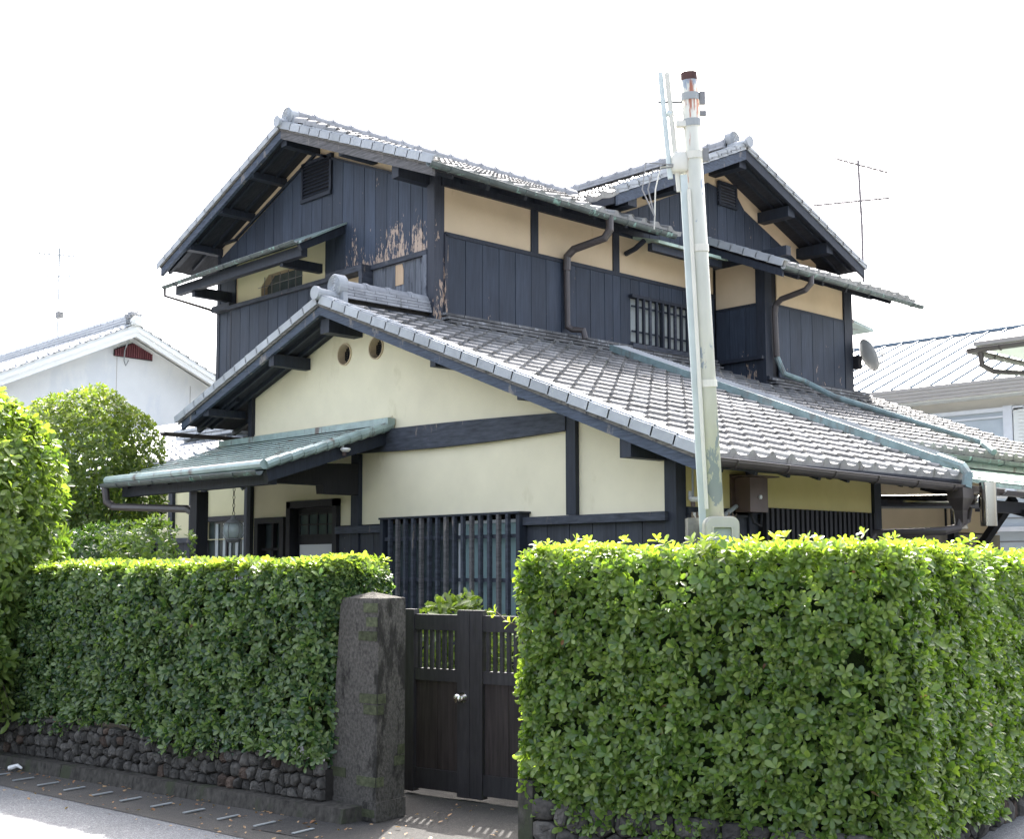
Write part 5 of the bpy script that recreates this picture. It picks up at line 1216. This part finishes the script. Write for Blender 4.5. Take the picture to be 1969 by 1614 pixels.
# concrete base and meter cabinet
cbs = thing('pole_base', (-4.82, 6.3, 0), 'rough square concrete stub wrapping the foot of the utility pole', 'post')
MB().obox((-4.95, 6.17, 0), (.19, .20, 0), (-.12, .12, 0), (0, 0, 1.90)).build('concrete_block', 'concrete', cbs)
tf = MB()
for i in range(46):
    p = Vector((-4.93, 6.19, 1.895))+Vector((.19, .20, 0))*random.random()+Vector((-.12, .12, 0))*random.random()*.6
    tf.tube([p, p+Vector((random.uniform(-.015, .015), random.uniform(-.015, .015), random.uniform(.015, .045)))], .003, 3)
tf.build('dry_tuft', 'bark', cbs, kind='stuff')
mc = thing('meter_cabinet', (-4.62, 6.10, 1.6), 'rounded grey meter cabinet with a square window in front of the pole', 'meter cabinet')
def rrect(w_, h, r_, n=6):
    out = []
    for (cx2, cz2, a0) in ((w_/2-r_, h/2-r_, 0), (-w_/2+r_, h/2-r_, 90), (-w_/2+r_, -h/2+r_, 180), (w_/2-r_, -h/2+r_, 270)):
        for k in range(n+1):
            t = R(a0+90*k/n); out.append((cx2+r_*math.cos(t), cz2+r_*math.sin(t)))
    return out
mo = Vector((-4.66, 6.13, 1.75)); mux = Vector((.687, .727, 0)); mnn = Vector((.727, -.687, 0))
fM = lambda off: (lambda u, v, d: tuple(mo+mux*u+mnn*(off+d)+Vector((0, 0, v))))
MB().plate(rrect(.21, .30, .05), [], fM(-.09), .09).build('cabinet_body', 'meter', mc)
MB().plate(rrect(.19, .28, .045), [rrect(.11, .17, .01, 2)], fM(0.0), .022).build('cabinet_cover', 'meter', mc)
MB().plate(rrect(.125, .185, .012, 2), [rrect(.105, .165, .006, 2)], fM(.022), .008).build('window_frame', 'meter', mc)
MB().plate(rrect(.105, .165, .006, 2), [], fM(.004), .004).build('window_pane', 'frost', mc)

# ================================================================== FOLIAGE
T_LV = [(0, 0), (.28, .58), (.62, 1.0), (.87, .74), (1, 0)]
def leaf_arrays(C, Dv, Nv, L, ratio, young_sunlit, bend=.12, fold=.16):
    """C base points, Dv leaf direction, Nv leaf normal, all (n,3); L (n,)"""
    n = len(C); Sd = np.cross(Dv, Nv); Sd /= np.linalg.norm(Sd, axis=1, keepdims=True)+1e-9
    W_ = (L*ratio/2)[:, None]; Lc = L[:, None]; vs = []
    def pt(t, s):
        return C+Dv*Lc*t+Sd*W_*s+Nv*(Lc*(-bend*t*t)+abs(s)*W_*fold*2)
    vs.append(pt(0, 0))
    for t, wd in T_LV[1:-1]:
        vs += [pt(t, -wd), pt(t, 0), pt(t, wd)]
    vs.append(pt(1, 0))
    V = np.stack(vs, 1)           # n,11,3
    tri = np.array([(0, 2, 1), (0, 3, 2), (7, 8, 10), (8, 9, 10)]); qd = np.array([(1, 2, 5, 4), (2, 3, 6, 5), (4, 5, 8, 7), (5, 6, 9, 8)])
    off = (np.arange(n)*11)[:, None, None]
    return V.reshape(-1, 3), (tri[None]+off).reshape(-1, 3), (qd[None]+off).reshape(-1, 4)
def rosettes(name, P_, A_, mat, parent, L=.055, ratio=.46, k=6, spread=(35, 80), lv=.32, young_sunlit=None, seed=0, stuff=True, droop=0):
    rg = np.random.default_rng(seed); n = len(P_)
    A_ = A_/np.linalg.norm(A_, axis=1, keepdims=True)
    ref = np.where(np.abs(A_[:, 2:3]) < .9, np.array([[0, 0, 1.]]), np.array([[1., 0, 0]]))
    U = np.cross(A_, ref); U /= np.linalg.norm(U, axis=1, keepdims=True); Vv = np.cross(A_, U)
    Cs, Ds, Ns, Ls, Rs, Ys = [], [], [], [], [], []
    ph0 = rg.uniform(0, 2*np.pi, n); rn_ = rg.random(n); sz = L*(1+rg.uniform(-lv, lv, n))
    for i in range(k):
        th = np.radians(spread[0]+(spread[1]-spread[0])*(1-i/max(1, k-1))+rg.uniform(-12, 12, n)); ph = ph0+i*2.4+rg.uniform(-.3, .3, n)
        D = np.cos(th)[:, None]*A_+np.sin(th)[:, None]*(np.cos(ph)[:, None]*U+np.sin(ph)[:, None]*Vv)
        D[:, 2] -= droop; D /= np.linalg.norm(D, axis=1, keepdims=True)
        Nn = A_-D*(A_*D).sum(1, keepdims=True)+rg.normal(0, .12, (n, 3)); Nn -= D*(Nn*D).sum(1, keepdims=True); Nn /= np.linalg.norm(Nn, axis=1, keepdims=True)
        Cs.append(P_-A_*(.25*L)*(1-i/k)); Ds.append(D); Ns.append(Nn); Ls.append(sz*(1-.25*i/k)*(1+rg.uniform(-.12, .12, n))); Rs.append((rn_*.6+.4*rg.random(n))); Ys.append((young_sunlit if young_sunlit is not None else np.zeros(n))*(.55+.45*rg.random(n)))
    C = np.concatenate(Cs); D = np.concatenate(Ds); Nn = np.concatenate(Ns); Ln = np.concatenate(Ls); Rr = np.concatenate(Rs); Y = np.concatenate(Ys)
    V, T3, Q4 = leaf_arrays(C, D, Nn, Ln, ratio, None)
    o = np_mesh(name, V, [T3, Q4], mat, parent, {'rnd': np.repeat(Rr*.98, 11), 'young_sunlit': np.repeat(Y, 11)}, smooth=True, loc=P_.mean(0))
    if stuff: o['kind'] = 'stuff'
    return o
def bnoise(P_, s, seed=0):
    a = P_*s+seed*7.3
    return (np.sin(a[:, 0]*1.7+1.3*np.sin(a[:, 2]*1.3))+np.sin(a[:, 2]*2.1+1.7*np.sin(a[:, 1]*1.1))+np.sin(a[:, 1]*1.9+a[:, 0]*.7))/3

def hedge_points(path, z0fn, z1, dens, rg, amp=.03, round_=.08, depth=.07, bottom_noise=.06):
    """sample points on the outer vertical face of a path (left side of travel = outside) """
    path = [np.array(p, float) for p in path]; P_, A_ = [], []
    for a, b in zip(path[:-1], path[1:]):
        L = np.linalg.norm(b-a); d = (b-a)/L; nrm = np.array([d[1], -d[0]])
        n = int(L*(z1-.2)*dens); s = rg.random(n)*L; z = rg.random(n)
        p = a[None]+d[None]*s[:, None]; zl0 = z0fn(p[:, 0], p[:, 1]); zz = zl0+(z1-zl0)*z
        dep = rg.exponential(depth*.6, n).clip(0, depth*2.5)-.02
        pr = np.stack([p[:, 0], p[:, 1], zz], 1); am = bnoise(pr, 3.1)*amp+bnoise(pr, 9, 2)*amp*.6
        inset = np.maximum(0, zz-(z1-round_))**2/round_
        off = am-dep-inset
        pr[:, :2] += nrm[None]*off[:, None]
        ax = np.stack([np.full(n, nrm[0]), np.full(n, nrm[1]), np.full(n, .42)], 1)+rg.normal(0, .42, (n, 3))
        ax[:, 2] += np.clip((zz-(z1-.12))*8, 0, 1.2)
        P_.append(pr); A_.append(ax)
    return np.concatenate(P_), np.concatenate(A_)
def top_points(poly_fn, n, z1, rg, amp=.025):
    xy = poly_fn(n, rg); p = np.stack([xy[:, 0], xy[:, 1], np.full(len(xy), z1)], 1)
    p[:, 2] += bnoise(p, 4, 1)*amp-rg.exponential(.025, len(p))+.01
    ax = rg.normal(0, .35, (len(p), 3)); ax[:, 2] = 1
    return p, ax
def band_fn(path, width):
    path = [np.array(p, float) for p in path]; Ls = np.array([np.linalg.norm(b-a) for a, b in zip(path[:-1], path[1:])]); cum = np.cumsum(Ls)
    def f(n, rg):
        s = rg.random(n)*cum[-1]; idx = np.searchsorted(cum, s); out = np.zeros((n, 2))
        for i in range(len(Ls)):
            m_ = idx == i; a, b = path[i], path[i+1]; d = (b-a)/Ls[i]; nr = np.array([-d[1], d[0]]); ss = s[m_]-(cum[i]-Ls[i])
            out[m_] = a+d*ss[:, None]+nr*(rg.random(m_.sum())*width)[:, None]
        return out
    return f
rg = np.random.default_rng(21)
# ---- right hedge (tall block at the corner)
RH = thing('hedge', (-4.4, 5.9, 0), 'big bright green clipped hedge block filling the street corner right of the gate', 'hedge')
pathR = [(-5.42, 6.15), (-5.52, 5.72), (-5.50, 5.30), (-5.38, 5.18), (-4.5, 5.36), (-3.75, 5.53), (-3.42, 5.66), (-3.32, 5.95), (-3.5, 6.9), (-3.95, 8.9), (-4.35, 11.2)]
z0R = lambda x, y: np.where(y > 5.95, .16+.04*np.sin(y*5), .13+.05*np.sin(x*9)+.10*np.clip((-4.9-x)*1.2, 0, 1))
P1, A1 = hedge_points(pathR, z0R, 1.70, 900, rg, amp=.035, depth=.085)
P2, A2 = top_points(band_fn(pathR[2:], .75), 1650, 1.70, rg)
# ragged shoots on top
P3, A3 = top_points(band_fn(pathR[3:], .6), 130, 1.755, rg)
Pn = np.concatenate([P1, P2, P3]); An = np.concatenate([A1, A2, A3]); Pn[:, 2] -= np.clip((Pn[:, 1]-6.2)*.022, 0, .09)*(Pn[:, 2] > 1.2)
for _p in (P1,): pass
yg_ = np.clip((Pn[:, 2]-1.60)*7, 0, .85)*rg.random(len(Pn))**.5; yg_ = np.maximum(yg_, (Pn[:, 0] < -5.42)*.45*rg.random(len(Pn)))  # pale top is growth plus painted sun; gate-side end is painted sun
rosettes('foliage', Pn, An, 'leaf', RH, L=.055, ratio=.50, k=6, young_sunlit=yg_, seed=1)
MB().plate([(-5.36, 5.32), (-3.58, 5.74), (-3.48, 5.98), (-3.66, 6.9), (-4.1, 8.9), (-4.5, 11.2), (-5.1, 11.2), (-4.7, 8.9), (-4.25, 6.3), (-5.3, 6.0)], [], lambda u, v, d: (u, v, .28+d), 1.33).build('dark_core', 'core', RH)  # solid dark block added inside the leaves to stop see-through
# single leaves, nearest ones, as objects
V, T3, Q4 = leaf_arrays(np.zeros((1, 3)), np.array([[1., 0, 0]]), np.array([[0, 0, 1.]]), np.array([1.]), .48, None)
lm = bpy.data.meshes.new('leaf'); lm.from_pydata([tuple(v) for v in V], [], [tuple(t) for t in T3]+[tuple(q) for q in Q4]); lm.polygons.foreach_set('use_smooth', [True]*len(lm.polygons)); lm.materials.append(M['leaf'])
cand = [i for i in range(len(P1)) if -5.3 < P1[i, 0] < -3.4 and P1[i, 1] < 6.0 and P1[i, 2] > .3]
rg2 = random.Random(4)
for c in range(50):
    i = rg2.choice(cand); a = Vector(A1[i]).normalized()
    if a.dot(Vector((.25, -.95, 0))) < .2: continue
    base = Vector(P1[i])+Vector((.02, -.045, 0)); ph = rg2.random()*6.28; u_ = a.orthogonal().normalized(); v_ = a.cross(u_)
    for k in range(6):
        th = R(40+35*(1-k/5)); p = ph+k*2.4; d = a*math.cos(th)+(u_*math.cos(p)+v_*math.sin(p))*math.sin(th); nn = (a-d*a.dot(d)).normalized(); s_ = nn.cross(d); l = .064*rg2.uniform(.8, 1.15)
        ob = bpy.data.objects.new('leaf', lm); COL.objects.link(ob); ob.parent = RH
        m4 = Matrix(((d.x*l, s_.x*l, nn.x*l, 0), (d.y*l, s_.y*l, nn.y*l, 0), (d.z*l, s_.z*l, nn.z*l, 0), (0, 0, 0, 1))); m4.translation = base-wloc(RH); ob.matrix_local = m4
# dead leaves caught in the hedge
idx = rg.choice(len(P1), 70); rosettes('withered_leaves', P1[idx], A1[idx], 'leaf_dead', RH, L=.045, k=1, seed=5)

# ---- left hedge (long, along the street)
LH = thing('hedge', (-8.8, 5.1, 0), 'long dark green clipped hedge on the stone base left of the gate pillar', 'hedge')
pathL = [(-12.2, SL(-12.2)-.02), (-10.5, SL(-10.5)-.02), (-8.7, SL(-8.7)-.04), (-7.3, SL(-7.3)-.05), (-6.98, SL(-7.0)-.03), (-6.93, SL(-7)+.16)]
z0L = lambda x, y: .33+.06*np.sin(x*4)+.08*np.clip(np.sin(x*1.9+.5), 0, 1)
P1, A1 = hedge_points(pathL, z0L, 1.61, 820, rg, amp=.04, depth=.10)
P2, A2 = top_points(band_fn(pathL[:5], .70), 2600, 1.62, rg)
pathT = [(-7.3, 4.86), (-6.98, 4.90), (-6.84, 5.02), (-6.98, 5.40)]
P4, A4 = hedge_points(pathT, lambda x, y: x*0+1.40, 1.63, 3000, rg, amp=.03, depth=.1)
P5, A5 = top_points(band_fn(pathT, .3), 200, 1.64, rg)
Pn = np.concatenate([P1, P2, P4, P5]); An = np.concatenate([A1, A2, A4, A5])
yg_ = np.clip((Pn[:, 2]-1.53)*8, 0, .85)*rg.random(len(Pn))**.5  # top leaves paler: fresh growth and sunlight mixed into the colour
rosettes('foliage', Pn, An, 'leaf_l', LH, L=.058, ratio=.47, k=6, young_sunlit=yg_, seed=2)
MB().plate([(-12.2, SL(-12.2)+.14), (-7.1, SL(-7.1)+.14), (-7.1, SL(-7.1)+.6), (-12.2, SL(-12.2)+.6)], [], lambda u, v, d: (u, v, .40+d), 1.1).build('dark_core', 'core', LH)  # added dark filler that closes the gaps between leaves
for i in range(9):
    x = -11.6+i*.55+rs.uniform(-.1, .1); MB().tube([(x, SL(x)+.35, .2), (x+rs.uniform(-.05, .05), SL(x)+.35, .5), (x+rs.uniform(-.1, .1), SL(x)+.35, .9)], .03, 7).build('stem', 'bark', LH)
idx = rg.choice(len(P1), 40); rosettes('withered_leaves', P1[idx], A1[idx], 'leaf_dead', LH, L=.045, k=1, seed=6)

# ---- shrubs and trees
def crown(c, r, n, rg, power=.55, cut=None, lump=.14, zmin=None):
    v = rg.normal(0, 1, (n, 3)); v /= np.linalg.norm(v, axis=1, keepdims=True); c = np.array(c); r = np.array(r)
    sup = (np.abs(v[:, 0])**2.6+np.abs(v[:, 1])**2.6+np.abs(v[:, 2])**2.6)**(-1/2.6)
    rad = sup*(1+lump*bnoise(v*2.2, 1.6, 3))*(1-rg.exponential(.10, n).clip(0, .55))
    p = c+v*rad[:, None]*r; ax = v/r+rg.normal(0, .55, (n, 3))*.9/r.mean(); ax[:, 2] += .35/r.mean()
    if zmin is not None: k = p[:, 2] > zmin; p, ax = p[k], ax[k]
    return p, ax
def limbs(parent, base, c, r, n, rg, th=.03):
    c = Vector(c)
    for i in range(n):
        d = Vector(rg.normal(0, 1, 3)); d.normalize(); e = c+Vector((d.x*r[0], d.y*r[1], abs(d.z)*r[2]*.9-.1))*.85; b = Vector(base)
        m1 = b.lerp(e, .45)+Vector(rg.normal(0, .06, 3))
        MB().tube([b, m1, e], th, 6, r_end=th*.25).build('branch', 'bark', parent)
BS = thing('broadleaf_shrub', (-11.45, 4.35, 0), 'tall glossy broadleaf shrub with cream flower clusters at the left edge', 'shrub')
P1, A1 = crown((-11.18, 4.12, 1.78), (.92, .66, 1.28), 3000, rg, lump=.10)
_p, _a = crown((-10.92, 3.93, .98), (.74, .46, .64), 1300, rg, lump=.2); P1 = np.concatenate([P1, _p]); A1 = np.concatenate([A1, _a])
yg_ = np.clip((P1[:, 2]-1.2)*.45, 0, .8)*rg.random(len(P1))  # paler with height, sunlit look put into the leaf colour with new growth
rosettes('foliage', P1, A1, 'leaf_b', BS, L=.098, ratio=.44, k=7, spread=(40, 85), young_sunlit=yg_, seed=7)
MB().tube([(-11.5, 4.5, .1), (-11.52, 4.4, .8), (-11.5, 4.3, 1.6)], .07, 8, r_end=.03).build('trunk', 'bark', BS)
limbs(BS, (-11.5, 4.35, .8), (-11.55, 4.25, 1.8), (.8, .55, 1.2), 16, rg, .022)
fl_ = MB(); k = [i for i in range(len(P1)) if P1[i, 1] < 4.15 and P1[i, 0] > -11.8]
for c in range(45):
    p = Vector(P1[rg2.choice(k)])+Vector((.02, -.03, .02))
    for q in range(7):
        o_ = p+Vector((rg2.uniform(-.03, .03), rg2.uniform(-.03, .03), rg2.uniform(-.03, .03))); s_ = .009
        fl_.add([o_+Vector((s_, 0, 0)), o_-Vector((s_, 0, 0)), o_+Vector((0, s_, 0)), o_-Vector((0, s_, 0)), o_+Vector((0, 0, s_)), o_-Vector((0, 0, s_))], [(0, 2, 4), (2, 1, 4), (1, 3, 4), (3, 0, 4), (2, 0, 5), (1, 2, 5), (3, 1, 5), (0, 3, 5)])
fl_.build('flower_clusters', 'flower', BS, kind='stuff')
# drooping shoots at its foot
WS = thing('weedy_shoot', (-10.95, 4.25, 0), 'pale green drooping leafy shoots hanging over the kerb at lower left', 'plant')
tips = []; 
for i in range(15):
    z = rg2.uniform(.45, 1.0); a = Vector((-10.72, 4.12, z+.15)); b = Vector((-10.28+rg2.uniform(-.15, .12), 4.08+rg2.uniform(-.12, .1), z-.15)); 
    MB().tube([a, a.lerp(b, .5)+Vector((0, 0, .08)), b], .006, 5, r_end=.003).build('stem', 'bark', WS)
    for t in (.35, .5, .65, .8, .92, 1): q = a.lerp(b, t)+Vector((0, 0, .08*(1-abs(2*t-1)))); tips.append(q)
tp = np.array([tuple(t) for t in tips]); ta = np.tile(np.array([[.5, -.4, -.3]]), (len(tp), 1))+rg.normal(0, .3, (len(tp), 3))
rosettes('foliage', tp, ta, 'leaf_b', WS, L=.115, ratio=.36, k=2, spread=(20, 70), young_sunlit=np.full(len(tp), .3), seed=8, droop=.35)

RT = thing('round_tree', (-15.15, 6.95, 0), 'rounded light green garden tree behind the left hedge', 'tree')
P1, A1 = crown((-15.15, 6.95, 2.58), (.98, .85, 1.17), 6500, rg, lump=.12)
yg_ = np.clip((P1[:, 2]-2.5)*.8, 0, .9)*rg.random(len(P1))  # upper crown tinted for young leaves and painted sunlight
rosettes('foliage', P1, A1, 'leaf_t', RT, L=.062, ratio=.5, k=5, young_sunlit=yg_, seed=9)
MB().tube([(-15.15, 6.95, 0), (-15.2, 6.9, .9), (-15.15, 6.95, 1.8)], .06, 8, r_end=.035).build('trunk', 'bark', RT)
limbs(RT, (-15.15, 6.95, 1.5), (-15.15, 6.95, 2.5), (.95, .8, 1.1), 22, rg, .018)
DS = thing('dark_shrub', (-12.0, 6.2, 0), 'dark glossy shrub below the porch canopy corner', 'shrub')
P1, A1 = crown((-12.75, 6.0, 1.38), (.75, .5, .62), 1700, rg, lump=.2)
rosettes('foliage', P1, A1, 'leaf_l', DS, L=.065, ratio=.44, k=5, young_sunlit=np.zeros(len(P1)), seed=10)
P1, A1 = crown((-11.55, 5.95, 1.66), (.46, .4, .38), 420, rg, lump=.25)
rosettes('side_foliage', P1, A1, 'leaf_l', DS, L=.065, ratio=.44, k=5, young_sunlit=np.full(len(P1), .12), seed=15)
limbs(DS, (-11.9, 5.9, .6), (-11.5, 5.9, 1.6), (.7, .4, .5), 12, rg, .014)
# plants behind the gate
for i, (c, r_, lb, nm) in enumerate((((-7.75, 6.75, .98), (.36, .3, .34), 'broad-leaved light green shrub seen behind the left gate leaf', 'garden_shrub'),
                                    ((-6.95, 6.9, .86), (.45, .4, .30), 'low grassy green clump behind the middle of the gate', 'garden_plant'), ((-6.1, 6.6, .98), (.30, .35, .42), 'green shrub between the gate and the big hedge', 'garden_shrub'))):
    t = thing(nm, (c[0], c[1], 0), lb, 'plant'); P1, A1 = crown(c, r_, 170, rg, lump=.2)
    rosettes('foliage', P1, A1, 'leaf_b', t, L=.13 if i != 1 else .16, ratio=.40 if i != 1 else .10, k=5, young_sunlit=np.full(len(P1), .35), seed=11+i)
    MB().tube([(c[0], c[1], 0), (c[0], c[1], c[2])], .02, 6).build('stem', 'bark', t)
# twig sticking out of the hedge end
TW_ = MB().tube([(-5.5, 5.35, 1.22), (-5.64, 5.28, 1.27), (-5.72, 5.26, 1.33)], .005, 5).build('twig', 'bark', RH)
rosettes('twig_leaves', np.array([(-5.62, 5.28, 1.27), (-5.73, 5.26, 1.33)]), np.array([(-.8, -.3, .6), (-.6, -.4, .9)]), 'leaf', RH, L=.07, k=5, young_sunlit=np.full(2, .8), seed=17, stuff=False)
# fallen leaves and litter
n = 240; x = rg.uniform(-11, -4.9, n); y = KF(x)-rg.random(n)**1.5*.75; P1 = np.stack([x, y, np.full(n, .012)], 1); A1 = np.tile(np.array([[0, 0, 1.]]), (n, 1))+rg.normal(0, .25, (n, 3))
o = rosettes('fallen_leaves', P1, A1, 'leaf_dead', None, L=.028, ratio=.6, k=1, spread=(80, 90), seed=20); tag(o, 'small brown fallen leaves scattered along the gutter', 'leaves')
n = 30; x = rg.uniform(-6.7, -5.4, n); P1 = np.stack([x, rg.uniform(4.8, 5.9, n), np.full(n, .02)], 1); A1 = np.tile(np.array([[0, 0, 1.]]), (n, 1))+rg.normal(0, .25, (n, 3))
o = rosettes('fallen_leaves', P1, A1, 'leaf_dead', None, L=.03, ratio=.5, k=1, spread=(80, 90), seed=22); tag(o, 'few dry leaf scraps on the paving in front of the gate', 'leaves')
lt = MB().tube([(-10.18, 4.12, .015), (-10.12, 4.16, .04), (-10.08, 4.18, .02)], .022, 7, r_end=.008).build('litter', 'whitepl'); tag(lt, 'crumpled white scrap lying against the kerb at lower left', 'litter')
